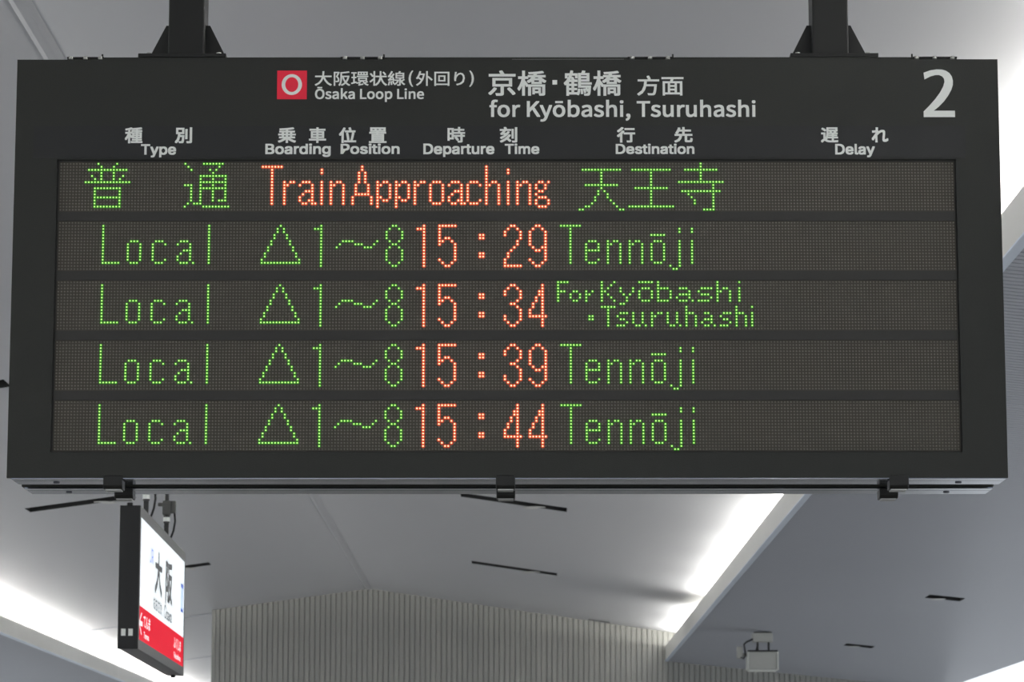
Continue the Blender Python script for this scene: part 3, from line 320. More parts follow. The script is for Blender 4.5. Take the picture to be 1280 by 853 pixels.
 'Destination': "219,0,96,0,96,57,215,57,254,60,288,68,318,81,343,99,363,122,379,149,390,181,397,216,399,255,397,294,390,329,379,361,364,388,344,410,320,428,291,441,258,449,221,452,93,452,93,509,225,509,261,507,294,501,325,492,353,478,385,455,412,426,433,391,446,361,455,329,460,293,462,255,460,217,455,181,446,149,433,119,417,92,398,68,376,48,351,31,322,17,291,8,256,2 125,509,125,0,60,0,60,509 714,-8,679,-5,647,3,619,16,595,35,574,58,558,85,546,116,539,150,536,187,539,224,546,258,558,290,574,317,593,340,617,359,644,373,674,382,707,384,728,383,748,380,768,374,787,366,805,355,821,341,836,324,849,305,859,282,867,256,872,227,873,194,873,169,577,169,577,221,840,221,812,202,811,226,807,248,800,269,791,286,779,301,765,314,748,323,729,328,707,330,686,328,666,323,649,313,634,301,621,286,611,270,604,251,600,231,598,211,598,178,600,151,605,127,613,106,624,88,637,73,653,61,672,53,692,48,715,46,756,53,788,73,808,105,867,91,860,72,850,55,837,39,822,26,804,14,785,4,763,-3,740,-7 1088,-8,1063,-7,1040,-3,1018,3,999,12,982,24,968,38,956,54,947,73,942,94,1000,107,1007,87,1017,72,1030,60,1047,52,1066,47,1087,45,1112,47,1133,53,1151,62,1164,74,1172,88,1174,103,1171,121,1160,136,1149,144,1135,150,1118,155,1055,170,1024,180,998,192,978,208,964,227,956,249,953,274,955,295,961,314,971,332,985,347,1001,360,1021,370,1043,378,1067,383,1093,384,1118,383,1140,379,1160,372,1177,363,1192,352,1205,339,1215,324,1224,308,1230,290,1174,277,1168,291,1160,304,1149,316,1134,325,1116,331,1094,333,1072,331,1053,326,1037,317,1025,305,1017,292,1015,277,1019,258,1030,243,1042,235,1058,229,1078,223,1136,209,1167,200,1193,187,1212,171,1226,153,1235,131,1237,107,1235,85,1229,65,1219,47,1204,31,1187,18,1166,6,1142,-2,1116,-7 1475,379,1475,327,1278,327,1278,379 1336,471,1397,471,1397,98,1400,76,1407,61,1421,53,1441,50,1456,51,1473,54,1484,2,1463,-3,1439,-4,1409,-1,1384,7,1363,21,1348,41,1339,64,1336,93 1551,0,1551,379,1612,379,1612,0 1582,443,1566,446,1552,455,1543,468,1540,483,1543,499,1552,512,1566,521,1582,524,1599,521,1612,512,1622,499,1625,483,1622,468,1612,455,1599,446 1779,227,1779,0,1718,0,1718,379,1777,379,1777,287,1767,287,1781,319,1797,344,1817,362,1840,374,1865,382,1892,384,1917,383,1940,377,1960,369,1978,356,1993,340,2006,321,2015,298,2020,271,2022,240,2022,0,1961,0,1961,235,1959,263,1951,286,1938,304,1921,318,1900,326,1875,329,1857,328,1841,324,1826,317,1812,308,1801,297,1791,283,1784,266,1780,248 2235,-9,2211,-7,2190,-3,2169,5,2151,15,2135,29,2122,45,2113,63,2107,84,2105,108,2107,128,2111,146,2118,161,2127,174,2139,184,2152,193,2200,211,2253,220,2308,227,2340,235,2348,243,2350,255,2350,257,2349,272,2346,285,2341,297,2330,311,2315,322,2302,327,2287,330,2270,331,2253,330,2238,327,2224,322,2192,301,2175,274,2116,291,2126,313,2138,331,2153,346,2170,358,2188,368,2208,375,2228,380,2248,383,2269,384,2314,379,2361,360,2374,350,2387,336,2397,320,2405,301,2410,278,2411,251,2411,0,2351,0,2351,52,2347,52,2327,25,2290,1,2274,-4,2255,-7 2245,45,2267,47,2286,51,2303,59,2317,68,2329,80,2338,93,2345,108,2349,122,2350,138,2350,190,2334,182,2306,176,2275,171,2250,168,2209,159,2192,150,2178,139,2170,124,2167,105,2169,87,2177,72,2189,61,2205,52 2668,379,2668,327,2470,327,2470,379 2529,471,2590,471,2590,98,2592,76,2600,61,2614,53,2634,50,2649,51,2666,54,2677,2,2656,-3,2632,-4,2602,-1,2577,7,2556,21,2541,41,2532,64,2529,93 2744,0,2744,379,2805,379,2805,0 2775,443,2759,446,2745,455,2736,468,2733,483,2736,499,2745,512,2759,521,2775,524,2791,521,2805,512,2815,499,2818,483,2815,468,2805,455,2791,446 3065,-8,3032,-5,3002,3,2975,16,2951,35,2930,58,2914,85,2902,116,2895,150,2892,187,2895,225,2902,260,2914,291,2930,318,2951,341,2975,360,3002,374,3032,382,3065,384,3099,382,3129,374,3157,360,3181,341,3201,318,3217,291,3229,260,3237,225,3239,187,3237,150,3229,116,3217,85,3201,58,3181,35,3157,16,3129,3,3099,-5 3065,46,3089,49,3110,55,3128,66,3143,80,3156,97,3165,117,3172,139,3176,163,3177,187,3176,212,3172,236,3165,258,3156,278,3143,296,3128,310,3110,321,3089,328,3065,330,3042,328,3021,321,3003,310,2988,296,2976,278,2966,258,2960,236,2956,212,2954,187,2956,163,2960,139,2966,117,2976,97,2988,80,3003,66,3021,55,3042,49 3387,227,3387,0,3326,0,3326,379,3385,379,3385,287,3376,287,3389,319,3405,344,3425,362,3448,374,3473,382,3501,384,3525,383,3548,377,3568,369,3586,356,3601,340,3614,321,3623,298,3628,271,3630,240,3630,0,3569,0,3569,235,3567,263,3559,286,3546,304,3529,318,3508,326,3483,329,3465,328,3449,324,3434,317,3420,308,3409,297,3399,283,3392,266,3388,248",
 'Delay': "219,0,96,0,96,57,215,57,254,60,288,68,318,81,343,99,363,122,379,149,390,181,397,216,399,255,397,294,390,329,379,361,364,388,344,410,320,428,291,441,258,449,221,452,93,452,93,509,225,509,261,507,294,501,325,492,353,478,385,455,412,426,433,391,446,361,455,329,460,293,462,255,460,217,455,181,446,149,433,119,417,92,398,68,376,48,351,31,322,17,291,8,256,2 125,509,125,0,60,0,60,509 714,-8,679,-5,647,3,619,16,595,35,574,58,558,85,546,116,539,150,536,187,539,224,546,258,558,290,574,317,593,340,617,359,644,373,674,382,707,384,728,383,748,380,768,374,787,366,805,355,821,341,836,324,849,305,859,282,867,256,872,227,873,194,873,169,577,169,577,221,840,221,812,202,811,226,807,248,800,269,791,286,779,301,765,314,748,323,729,328,707,330,686,328,666,323,649,313,634,301,621,286,611,270,604,251,600,231,598,211,598,178,600,151,605,127,613,106,624,88,637,73,653,61,672,53,692,48,715,46,756,53,788,73,808,105,867,91,860,72,850,55,837,39,822,26,804,14,785,4,763,-3,740,-7 1045,-2,1019,0,997,8,980,20,968,37,961,59,959,84,959,509,1020,509,1020,99,1021,77,1026,62,1036,54,1052,52,1066,53,1076,54,1087,3,1068,-1 1255,-9,1232,-7,1210,-3,1190,5,1171,15,1156,29,1143,45,1133,63,1128,84,1126,108,1127,128,1131,146,1138,161,1148,174,1159,184,1173,193,1221,211,1273,220,1329,227,1361,235,1368,243,1371,255,1371,257,1370,272,1367,285,1362,297,1351,311,1335,322,1322,327,1307,330,1291,331,1274,330,1258,327,1244,322,1213,301,1195,274,1136,291,1146,313,1159,331,1174,346,1191,358,1209,368,1228,375,1248,380,1269,383,1289,384,1334,379,1381,360,1395,350,1407,336,1418,320,1426,301,1430,278,1432,251,1432,0,1372,0,1372,52,1368,52,1347,25,1311,1,1294,-4,1276,-7 1266,45,1287,47,1306,51,1323,59,1337,68,1349,80,1359,93,1365,108,1369,122,1371,138,1371,190,1355,182,1327,176,1295,171,1271,168,1230,159,1212,150,1199,139,1190,124,1187,105,1190,87,1197,72,1209,61,1225,52 1532,-139,1546,-86,1556,-87,1588,-89,1602,-84,1615,-74,1622,-64,1629,-51,1635,-36,1647,-1,1502,379,1569,379,1650,155,1671,87,1690,21,1668,21,1687,87,1708,155,1790,379,1856,379,1689,-58,1661,-107,1650,-119,1637,-128,1624,-136,1609,-141,1593,-144,1576,-145,1549,-143",
}
def text_mesh(body, bold=0.0, res=3):
    """outline of a word as flat faces in a unit box; weight is added by laying shifted copies over it"""
    groups = []                                          # one filled outline with its holes at a time
    if body in OUTLINES:
        loops = []
        for lp in OUTLINES[body].split(' '):
            q = [float(t) / 1000 for t in lp.split(',')]; p = list(zip(q[::2], q[1::2]))
            loops.append((sum(a[0] * b[1] - b[0] * a[1] for a, b in zip(p, p[1:] + p[:1])), p))
        sg = max(loops, key=lambda l: abs(l[0]))[0]
        box = lambda p: (min(a[0] for a in p), min(a[1] for a in p), max(a[0] for a in p), max(a[1] for a in p))
        groups = [[p] for a, p in loops if a * sg > 0]
        for a, p in loops:
            if a * sg > 0: continue
            b = box(p)
            fit = [g for g in groups if box(g[0])[0] <= b[0] and box(g[0])[1] <= b[1] and box(g[0])[2] >= b[2] and box(g[0])[3] >= b[3]]
            fit[0].append(p)
    v0, f0 = [], []
    for g in groups or [None]:
        if g:
            c = bpy.data.curves.new('lettering', 'CURVE'); c.dimensions = '2D'; c.fill_mode = 'BOTH'
            for pts in g:
                sp = c.splines.new('POLY'); sp.points.add(len(pts) - 1); sp.use_cyclic_u = True
                for p, (x, y) in zip(sp.points, pts): p.co = (x, y, 0, 1)
        else:
            c = bpy.data.curves.new('lettering', 'FONT'); c.body = body; c.resolution_u = res
        o = bpy.data.objects.new('lettering', c); COL.objects.link(o)
        me = o.to_mesh()
        n = len(v0); v0 += [v.co.copy() for v in me.vertices]; f0 += [tuple(i + n for i in p.vertices) for p in me.polygons]
        o.to_mesh_clear(); bpy.data.objects.remove(o); bpy.data.curves.remove(c)
    vs, fs = [], []
    for k in range(9 if bold else 1):
        dx, dy = bold * (k % 3 - 1), bold * (k // 3 - 1)
        if not bold: dx = dy = 0
        n = len(vs); vs += [(v.x + dx, v.y + dy) for v in v0]; fs += [tuple(i + n for i in f) for f in f0]
    x0 = min(v[0] for v in vs); x1 = max(v[0] for v in vs); y0 = min(v[1] for v in vs); y1 = max(v[1] for v in vs)
    return [((x - x0) / (x1 - x0), (y - y0) / (y1 - y0), i // len(v0) * 4e-5) for i, (x, y) in enumerate(vs)], fs
def board_text(body, x0, y0, x1, y1, parent, name='lettering', m=None, bold=0.01, Y=7.4985, th=.0008):
    uv, fs = text_mesh(body, bold)
    a = at(x0, y0, Y); b = at(x1, y1, Y)
    mb = MB(); mb.add([(a[0] + u * (b[0] - a[0]), Y - th + w, b[2] + v * (a[2] - b[2])) for u, v, w in uv], fs)
    o = mb.build(name, m or M['white']); o.parent = parent
    return o

# ---------------------------------------------------------------- departure board
BX0, BX1, BZ0, BZ1 = -1.2446, 1.1980, 2.4657, 3.5150
board = thing('departure_board', 'wide charcoal LED departure board with green and red dot-matrix lines, hung from two black posts', 'departure board')
MB().box(BX0 + .002, BX1 - .002, 7.512, 7.63, BZ0 + .002, BZ1 - .002).build('front_housing', M['housing'], board, .003)
MB().box(BX0 + .002, BX1 - .002, 7.716, 7.848, BZ0 + .002, BZ1 - .002).build('rear_housing', M['housing'], board, .003)
MB().box(BX0 + .15, BX1 - .15, 7.63, 7.716, BZ0 + .1, BZ1 - .03).build('core_frame', M['gap'], board)
HX0, HX1, HZ0, HZ1 = -1.1395, 1.0885, 2.5285, 3.2600
mb = MB()
mb.box(BX0, BX1, 7.5, 7.512, HZ1, BZ1).box(BX0, BX1, 7.5, 7.512, BZ0, HZ0)
mb.box(BX0, HX0, 7.5, 7.512, HZ0, HZ1).box(HX1, BX1, 7.5, 7.512, HZ0, HZ1)
MB_bezel = mb.build('bezel', M['bezel'], board)
ZS0, ZS1 = HZ1 + .004, at(400, 157.5, 7.5)[2]
strip = MB().box(BX0 + .045, BX1 - .085, 7.4988, 7.5, ZS0, ZS1).build('heading_strip', M['strip'], board)
MB().box(HX0 - .002, HX1 + .002, 7.5105, 7.514, HZ0 - .002, HZ1 + .002).build('window_backing', M['div'], board)
# underside rails
for ya, yb in ((7.503, 7.627), (7.719, 7.845)):
    ym = ya + (yb - ya) * .36
    r = MB().box(BX0 + .01, BX1 - .004, ya, ym - .002, BZ0 - .0018, BZ0 + .0015).box(BX0 + .01, BX1 - .004, ym + .002, yb, BZ0 - .0018, BZ0 + .0015) \
        .box(BX0 + .01, BX1 - .004, ym - .002, ym + .002, BZ0 - .0006, BZ0 + .0015).build('underside_rail', M['rail'], board)
    relabel(r, 'bluish brushed aluminium rail under the board')
    for x in (BX0 + .11, BX1 - .11):
        MB().cyl((x, ym + .035, BZ0 - .0040), (x, ym + .035, BZ0 - .001), .008, 10).build('screw', M['screw'], r)
# latches
for xc in (-.985, -.0275, .932):
    for y in (7.5, 7.712):
        zt = BZ0 + .006 if y == 7.5 else BZ0 - .001; zb = BZ0 - .027
        if y == 7.5: sec = [(y - .004, zt), (y - .004, zb + .008), (y + .004, zb), (y + .05, zb), (y + .05, BZ0 - .004), (y, BZ0 - .004), (y, zt)]
        else: sec = [(y - .004, zt), (y - .004, zb + .008), (y + .004, zb), (y + .05, zb), (y + .05, BZ0 - .004), (y + .0, BZ0 - .004)]
        l = MB().prism([(xc - .0235, a, b) for a, b in sec], (.047, 0, 0)).build('latch', M['black'], board, .003)
        MB().box(xc - .019, xc + .019, y + .0045, y + .045, zb - .003, zb).build('catch_plate', M['bolt'], l)
# top cover and fixings
MB().box(at(125, 71, 7.5)[0], at(1150, 71, 7.5)[0], 7.532, 7.62, BZ1 - .001, BZ1 + .014).build('top_cover', M['housing'], board, .001)
for a, b in ((82, 128), (425, 480), (785, 841), (1142, 1198)):
    xa, xb = at(a, 71, 7.5)[0], at(b, 71, 7.5)[0]
    z = BZ1 + .009
    h = MB().box(xa, xb, 7.524, 7.56, z, z + .004).box(xa, xb, 7.53, 7.56, BZ1 - .001, z).build('lifting_bracket', M['black'], board)
    for f in (.1, .5, .9):
        MB().cyl((xa + f * (xb - xa), 7.526, z - .002), (xa + f * (xb - xa), 7.526, z + .005), .006, 10).build('screw', M['bolt'], h)
    for f in ((.94,) if a < 1100 else (.08,)):
        MB().cyl((at(1140 if a > 1100 else b, 71, 7.53)[0], 7.53, z), (at(1140 if a > 1100 else b, 71, 7.53)[0], 7.53, z + .012), .0022, 8).build('pin', M['black'], h)
MB().box(at(640, 71, 7.5)[0], at(780, 71, 7.5)[0], 7.5005, 7.506, BZ1 - .0008, BZ1 + .0008).build('top_edge_trim', M['bolt'], board)

# header printing
logo_a, logo_b = at(346.6, 88.4, 7.5), at(383.4, 124.1, 7.5)
logo = MB().box(logo_a[0], logo_b[0], 7.4990, 7.5, logo_b[2], logo_a[2]).build('line_symbol', M['red'], MB_bezel)
relabel(logo, 'red square with a white letter O')
ring = MB(); n = 40; a = at(352.2, 92.9, 7.5); b = at(377.4, 119.0, 7.5); cx, cz = (a[0] + b[0]) / 2, (a[2] + b[2]) / 2; rx, rz = (b[0] - a[0]) / 2, (a[2] - b[2]) / 2
vs = []
for i in range(n):
    c, s_ = math.cos(2 * math.pi * i / n), math.sin(2 * math.pi * i / n)
    vs += [(cx + rx * c, 7.4984, cz + rz * s_), (cx + (rx - .0092) * c, 7.4984, cz + (rz - .0078) * s_)]
ring.add(vs, [(2 * i, 2 * i + 1, (2 * i + 3) % (2 * n), (2 * i + 2) % (2 * n)) for i in range(n)])
ring.build('letter', M['white'], MB_bezel)
HEAD = [('大阪環状線', 393.5, 89, 506.5, 107.5, .012), ('(', 510.8, 88.3, 516.4, 108.6, .012), ('外回り', 520, 89, 581, 107.5, .012), (')', 586.6, 88.3, 592.4, 108.6, .012),
        ('Ōsaka Loop Line', 393.8, 108.8, 530, 127.6, .008),
        ('京橋', 610.4, 88.1, 683, 119.9, .016), ('鶴橋', 704.6, 88.1, 776.8, 119.9, .016), ('方面', 796.3, 94.6, 854.5, 119.6, .014),
        ('for Kyōbashi, Tsuruhashi', 611.8, 124.6, 944.7, 152.2, .007), ('2', 1153.3, 86.8, 1193.8, 146.5, .0)]
for tx, x0, y0, x1, y1, b in HEAD:
    board_text(tx, x0, y0, x1, y1, MB_bezel, bold=b, Y=7.4998)
a = at(690.5, 100.2, 7.5); b = at(696.4, 105.8, 7.5)
MB().box(a[0], b[0], 7.499, 7.4998, b[2], a[2]).build('lettering', M['white'], MB_bezel)
for tx, x0, y0, x1, y1, b in [
    ('種', 156.3, 159.3, 178, 179.3, .026), ('別', 218.8, 159.3, 240, 179.3, .028), ('Type', 176.3, 180.3, 220, 197, .022),
    ('乗', 347.5, 159.3, 370, 178.9, .026), ('車', 386.3, 159.3, 407.5, 178.9, .026), ('位', 423.8, 159.3, 445.2, 178.9, .028), ('置', 461.3, 159.3, 483.2, 178.9, .026),
    ('Boarding', 331.8, 179.5, 413.3, 196.4, .022), ('Position', 425.8, 179.5, 499.5, 192.8, .022),
    ('時', 559.4, 158.8, 581.3, 178.4, .026), ('刻', 624.7, 158.8, 646.6, 178.4, .026),
    ('Departure', 529.2, 179.6, 618, 196.4, .022), ('Time', 630.9, 179.6, 674.2, 192.9, .022),
    ('行', 771, 159, 794, 178.4, .028), ('先', 842.7, 159, 865.9, 178.4, .028), ('Destination', 769.6, 179.7, 868, 192.8, .022),
    ('遅', 1025.8, 159.3, 1048, 178.4, .026), ('れ', 1089.3, 159.3, 1110.5, 178.2, .028), ('Delay', 1043.8, 180, 1093.8, 196.8, .022)]:
    board_text(tx, x0, y0, x1, y1, strip, bold=b, Y=7.4986)

# ---------------------------------------------------------------- LED rows
GX, PH, PV = -0.6296, 0.0077, 0.00775
Z1 = [3.2428 - .14938 * k for k in range(5)]           # height of matrix row 1 in each of the five lines
def P(s):
    """'0:4,10;2:1-13' -> set of (row, col)"""
    out = set()
    for part in s.split(';'):
        r, cs = part.split(':')
        rr = range(int(r.split('-')[0]), int(r.split('-')[-1]) + 1)
        for c in cs.split(','):
            c0, c1 = (c.split('-') + [c])[:2] if '-' in c else (c, c)
            for k in range(int(c0), int(c1) + 1):
                for q in rr: out.add((q, k))
    return out
def merge(*gl):
    out = set()
    for c, g in gl: out |= {(r, k + c) for r, k in P(g)}
    return out
FU = '0:4,10;1:5,9;2:1-13;3:5,9;4:2,5,9,12;5:3,5,9,11;6:0-14;8:3-11;9-10:3,11;11:3-11;12-13:3,11;14:3-11'
TSU = '0:0,6-12;1:1,11;2:2,8,10;3:9;4:5-13;5:5,9,13;6:5-13;7:0-2,5,9,13;8:2,5-13;9-11:2,5,9,13;12:2,5,9,11-13;13:1,3-5;14:0,6-14'
TEN = '2:1-13;3-6:7;7:2-12;8:7;9:6,8;10:6,9;11:5,9;12:5,10;13:4,11;14:2,3,12;15:0,1,13,14'
OU = '2:1-13;3-7:7;8:2-12;9-13:7;14:0-14'
JI = '0-1:7;2:2-12;3-5:7;6:0-14;7-8:11;9:1-13;10:3,11;11:4,11;12-13:5,11;14:11;15:8-11'
cT = '1:0-6;2-13:3'
r_ = '6:0,2,3;7:0,1;8-13:0'
a_ = '6:1-3;7:0,4;8:4;9:2-4;10:1,4;11:0,4;12:0,3,4;13:1,2,4,5'
i_ = '2-3:0;6-13:0'
n_ = '6:0,2,3;7:0,1,4;8-13:0,4'
A_ = '1-2:3;3-6:2,4;7-9:1,5;10:1-5;11-13:0,6'
p_ = '6:0,2,3;7:0,1,4;8-10:0,4;11:0,1,4;12:0,2,3;13-14:0'
o_ = '6:1-3;7-12:0,4;13:1-3'
c_ = '6:1-3;7:0,4;8-11:0;12:0,4;13:1-3'
h_ = '1-5:0;6:0,2,3;7:0,1,4;8-13:0,4'
g_ = '6:1,2,4;7-8:0,3;9:1,2;10:0;11:1-3;12-13:0,4;14:1-3'
LOCAL = merge((0, '1-12:0;13:0-5'), (8, o_), (16, c_), (24, '6:1-3;7:0,4;8:4;9:2-4;10:1,4;11-12:0,4;13:1-3,5'), (34, '1-13:0'))
TRI = P('1:6;2-3:5,7;4-5:4,8;6-7:3,9;8-9:2,10;10-11:1,11;12:0,12;13:0-12')
ONE = '1:2;2:0-2;3-14:2'
POS = merge((17, ONE), (24, '8:0;7:1;6:2-5;7:6-8;8:9-11;7:12;6:13'),
            (40, '1:2,3;2:1,4;3-5:0,5;6:1,4;7:2,3;8:1,4;9-12:0,5;13:1,4;14:2,3'))
D = {'1': ONE, '5': '1:0-5;2-4:0;5:0,2,3;6:0,1,4;7:0,5;8-11:5;12:0,5;13:1,4;14:2,3',
     '2': '1:2,3;2:1,4;3-4:0,5;5:5;6-7:4;8:3;9:2;10-11:1;12-13:0;14:0-5',
     '3': '1:2,3;2:1,4;3-4:0,5;5:5;6:4;7:2,3;8:4;9-10:5;11-12:0,5;13:1,4;14:2,3',
     '4': '1-2:4;3-4:3,4;5-6:2,4;7-8:1,4;9-10:0,4;11:0-5;12-14:4',
     '9': '1:2,3;2:1,4;3-7:0,5;8:1,4,5;9:2,3,5;10-11:5;12:0,5;13:1,4;14:2,3'}
def clock(a, b): return merge((50, ONE), (57, D['5']), (70, '4-5:0,1;10-11:0,1'), (78, D[a]), (86, D[b]))
TENN = merge((96, cT), (104, '6:1-3;7-8:0,4;9:0-4;10-11:0;12:0,4;13:1-3'), (111, n_), (118, n_),
             (125, '4:0-4;6:1-3;7-12:0,4;13:1-3'), (131, '2-3:3;6-14:3;14:0;15:1,2'), (138, i_))
KYO1 = merge((95, '0:0-3;1-2:0;3:0-2;4-6:0'), (99, '3:1,2;4-5:0,3;6:1,2'), (104, '3:0,2;4:0,1;5-6:0'))
KYO2 = merge((109, '0:0,4;1:0,3;2:0,2;3:0,1;4:0,2;5:0,3;6:0,4'), (115, '2-3:0,4;4:1,3;5-6:2;7:0,1'),
             (121, '0:0-4;2:1-3;3-5:0,4;6:1-3'), (127, '0-1:0;2:0-3;3-5:0,4;6:0-3'),
             (133, '2:1-3;3:4;4:1-4;5:0,4;6:1-3,5'), (140, '2:1-4;3:0;4:1-3;5:4;6:0-3'), (146, '0-1:0;2:0,2,3;3:0,1,4;4-6:0,4'), (153, '0:0;2-6:0'))
TSURU = merge((105, '11-12:0,1'), (109, '8:0-4;9-14:2'), (114, '10:1-3;11:0;12:1,2;13:3;14:0-2'), (119, '10-13:0,3;14:1,2,4'),
              (125, '10:0,2,3;11:0,1;12-14:0'), (130, '10-13:0,3;14:1,2,4'), (136, '8-9:0;10:0-2;11-14:0,3'),
              (141, '10:1,2;11:3;12:1-3;13:0,3;14:1,2,4'), (147, '10:1-3;11:0;12:1,2;13:3;14:0-2'),
              (152, '8-9:0;10:0-2;11-14:0,3'), (157, '8:0;10-14:0'))
TA = merge((0, cT), (7, r_), (12, a_), (19, i_), (22, n_), (29, A_), (37, p_), (43, p_), (49, r_), (54, o_), (60, a_), (66, c_), (72, h_), (79, i_), (82, n_), (88, g_))
sh = lambda g, c: {(r, k + c) for r, k in g}
common = [('g', 'green dot-matrix word Local', sh(LOCAL, -51)), ('g', 'green dot-matrix triangle', TRI), ('g', 'green dot-matrix boarding positions 1 to 8', POS)]
LINES = [
    [('g', 'green dot-matrix Japanese character, first of the train type', sh(P(FU), -57)), ('g', 'green dot-matrix Japanese character, second of the train type', sh(P(TSU), -25)),
     ('r', 'red dot-matrix words Train Approaching', TA),
     ('g', 'green dot-matrix first character of the destination', sh(P(TEN), 102)), ('g', 'green dot-matrix middle character of the destination', sh(P(OU), 118)),
     ('g', 'green dot-matrix last character of the destination', sh(P(JI), 134))],
    common + [('r', 'red dot-matrix time 15:29', clock('2', '9')), ('g', 'green dot-matrix word Tennōji', TENN)],
    common + [('r', 'red dot-matrix time 15:34', clock('3', '4')), ('g', 'small green dot-matrix word For', KYO1),
              ('g', 'small green dot-matrix word Kyōbashi', KYO2), ('g', 'small green dot-matrix word Tsuruhashi', TSURU)],
    common + [('r', 'red dot-matrix time 15:39', clock('3', '9')), ('g', 'green dot-matrix word Tennōji', TENN)],
    common + [('r', 'red dot-matrix time 15:44', clock('4', '4')), ('g', 'green dot-matrix word Tennōji', TENN)]]
YP = 7.5075                                             # face of the LED boards
def dome(mb, x, z, col):
    R = ((.0053, .0002), (.0034, .0010), (.0018, .0019)) if col == 'r' else ((.0045, .0002), (.0032, .0010), (.0017, .0019))  # outer two rings stand in for the glow spreading around the LED
    n = 8; L = [[(x + r * math.cos(t), YP - d, z + r * math.sin(t)) for t in [2 * math.pi * i / n for i in range(n)]] for r, d in R]
    for a in (0, 1): mb.add(L[a] + L[a + 1], [(i, (i + 1) % n, n + (i + 1) % n, n + i) for i in range(n)], a)
    mb.add(L[2] + [(x, YP - .0026, z)], [(i, (i + 1) % n, n) for i in range(n)], 2)
SPLIT = {}                                              # columns at which a run of characters is cut
def characters(px, lab):
    cuts = sorted(SPLIT.get(lab, []))
    if 'time' in lab: cuts = [56, 66, 75, 85]
    if 'positions' in lab: cuts = [22, 39]
    if 'Local' in lab: cuts = [c - 51 for c in (8, 15, 23, 32)]
    if 'Tennōji' in lab: cuts = [103, 110, 117, 124, 131, 137]
    if lab.endswith('For'): cuts = [99, 104]
    if 'Kyōbashi' in lab: cuts = [114, 120, 127, 133, 140, 146, 152]
    if 'Tsuruhashi' in lab: cuts = [108, 114, 119, 125, 130, 136, 141, 147, 152, 157]
    if 'Train' in lab: cuts = [7, 12, 18, 22, 29, 37, 43, 49, 54, 60, 66, 72, 79, 82, 88]
    out = []
    for a, b in zip([-99] + cuts, cuts + [999]):
        s_ = {(r, c) for r, c in px if a <= c < b}
        if s_: out.append(s_)
    return out
for k, line in enumerate(LINES):
    z0 = Z1[k] + PV
    xa, xb = GX - 65.6 * PH, GX + 222.6 * PH
    row = MB().box(xa, xb, YP, 7.5105, z0 - 15.6 * PV, z0 + .6 * PV).build('led_panel', M['panel'], board)
    if k < 4:
        MB().box(xa, xb, 7.5055, 7.5105, z0 - .14938 + .62 * PV, z0 - 15.62 * PV).build('row_divider', M['div'], board)
    lit = set()
    for col, lab, px in line:
        lit |= px; mb = MB()
        for ch in characters(px, lab):
            mb = MB()
            for r, c in sorted(ch): dome(mb, GX + c * PH, z0 - r * PV, col)
            relabel(mb.build('led_character', [M[col + '_rim'], M[col + '_halo'], M[col + '_core']], row), lab)
    mb = MB()
    for r in range(16):
        for c in range(-65, 223):
            if (r, c) in lit: continue
            x, z = GX + c * PH, z0 - r * PV; n = 6; ro = .0024
            A = [(x + ro * math.cos(t), YP - .0002, z + ro * math.sin(t)) for t in [2 * math.pi * i / n for i in range(n)]]
            mb.add(A + [(x, YP - .0016, z)], [(i, (i + 1) % n, n) for i in range(n)])
    o = mb.build('unlit_leds', M['dot'], row); o['kind'] = 'stuff'

# ---------------------------------------------------------------- two posts carrying the board
def post(xc, label):
    zt = zc(xc) - .014
    t = thing('hanging_post', label, 'post', (xc, 7.67, BZ1 + .0145), 'posts carrying the departure board')
    w = lambda o: world_parent(o, t)
    ya, yb = 7.62, 7.72; z0 = BZ1 + .0145; wd = .0455
    w(MB().box(xc - wd, xc + wd, ya, yb, z0 + .010, zt).build('square_tube', M['black'], bevel=.004))
    w(MB().box(xc - .110, xc + .110, 7.532, 7.80, z0, z0 + .010).build('base_plate', M['black'], bevel=.001))
    for s in (-1, 1):
        poly = [(xc + s * wd, 7.664, z0 + .010), (xc + s * .105, 7.664, z0 + .010), (xc + s * .105, 7.664, z0 + .018), (xc + s * .056, 7.664, z0 + .116), (xc + s * wd, 7.664, z0 + .116)]
        if s < 0: poly = poly[::-1]
        w(MB().prism(poly, (0, .008, 0)).build('gusset', M['black']))
        for y in (7.575, 7.765):
            w(MB().cyl((xc + s * .088, y, z0 + .010), (xc + s * .088, y, z0 + .017), .010, 6).cyl((xc + s * .088, y, z0 + .017), (xc + s * .088, y, z0 + .022), .006, 10).build('bolt', M['bolt']))
    w(MB().box(xc - .1, xc + .1, 7.57, 7.77, zt, zt + .001).build('top_plate', M['black']))
    return t
post(at(235, 40, 7.65)[0] - .001, 'black square steel post with gussets on the left top of the board')
post(at(1036.5, 40, 7.65)[0], 'black square steel post with gussets on the right top of the board')

# ---------------------------------------------------------------- hanging station sign
SG = thing('station_sign', 'hanging lit station name sign, white with a red band, seen nearly edge-on', 'station sign', (-1.945, 15.5, 2.53))
SG.rotation_euler = (0, 0, math.radians(1.2))
LN, HT, TK = 2.66, .72, .104                             # local: x thickness, y length, z height
fx = TK / 2
def sy(px):                                              # photograph column -> place along the sign's face
    best = None
    c, s = math.cos(SG.rotation_euler.z), math.sin(SG.rotation_euler.z)
    d = ray(px, 740); ox, oy = SG.location.x + fx * c, SG.location.y + fx * s
    # ray (d0 t, d1 t) meets (ox - s y, oy + c y)
    y = (d[1] * ox - d[0] * oy) / (d[0] * c + d[1] * s)
    return y
def sz(px, py):
    y = sy(px); c = math.cos(SG.rotation_euler.z); s = math.sin(SG.rotation_euler.z)
    Yw = SG.location.y + fx * s + c * y
    return at(px, py, Yw)[2] - SG.location.z
MB().box(-fx, fx - .003, .012, LN, 0, HT).build('case', M['sign_frame'], SG, .012, 3)
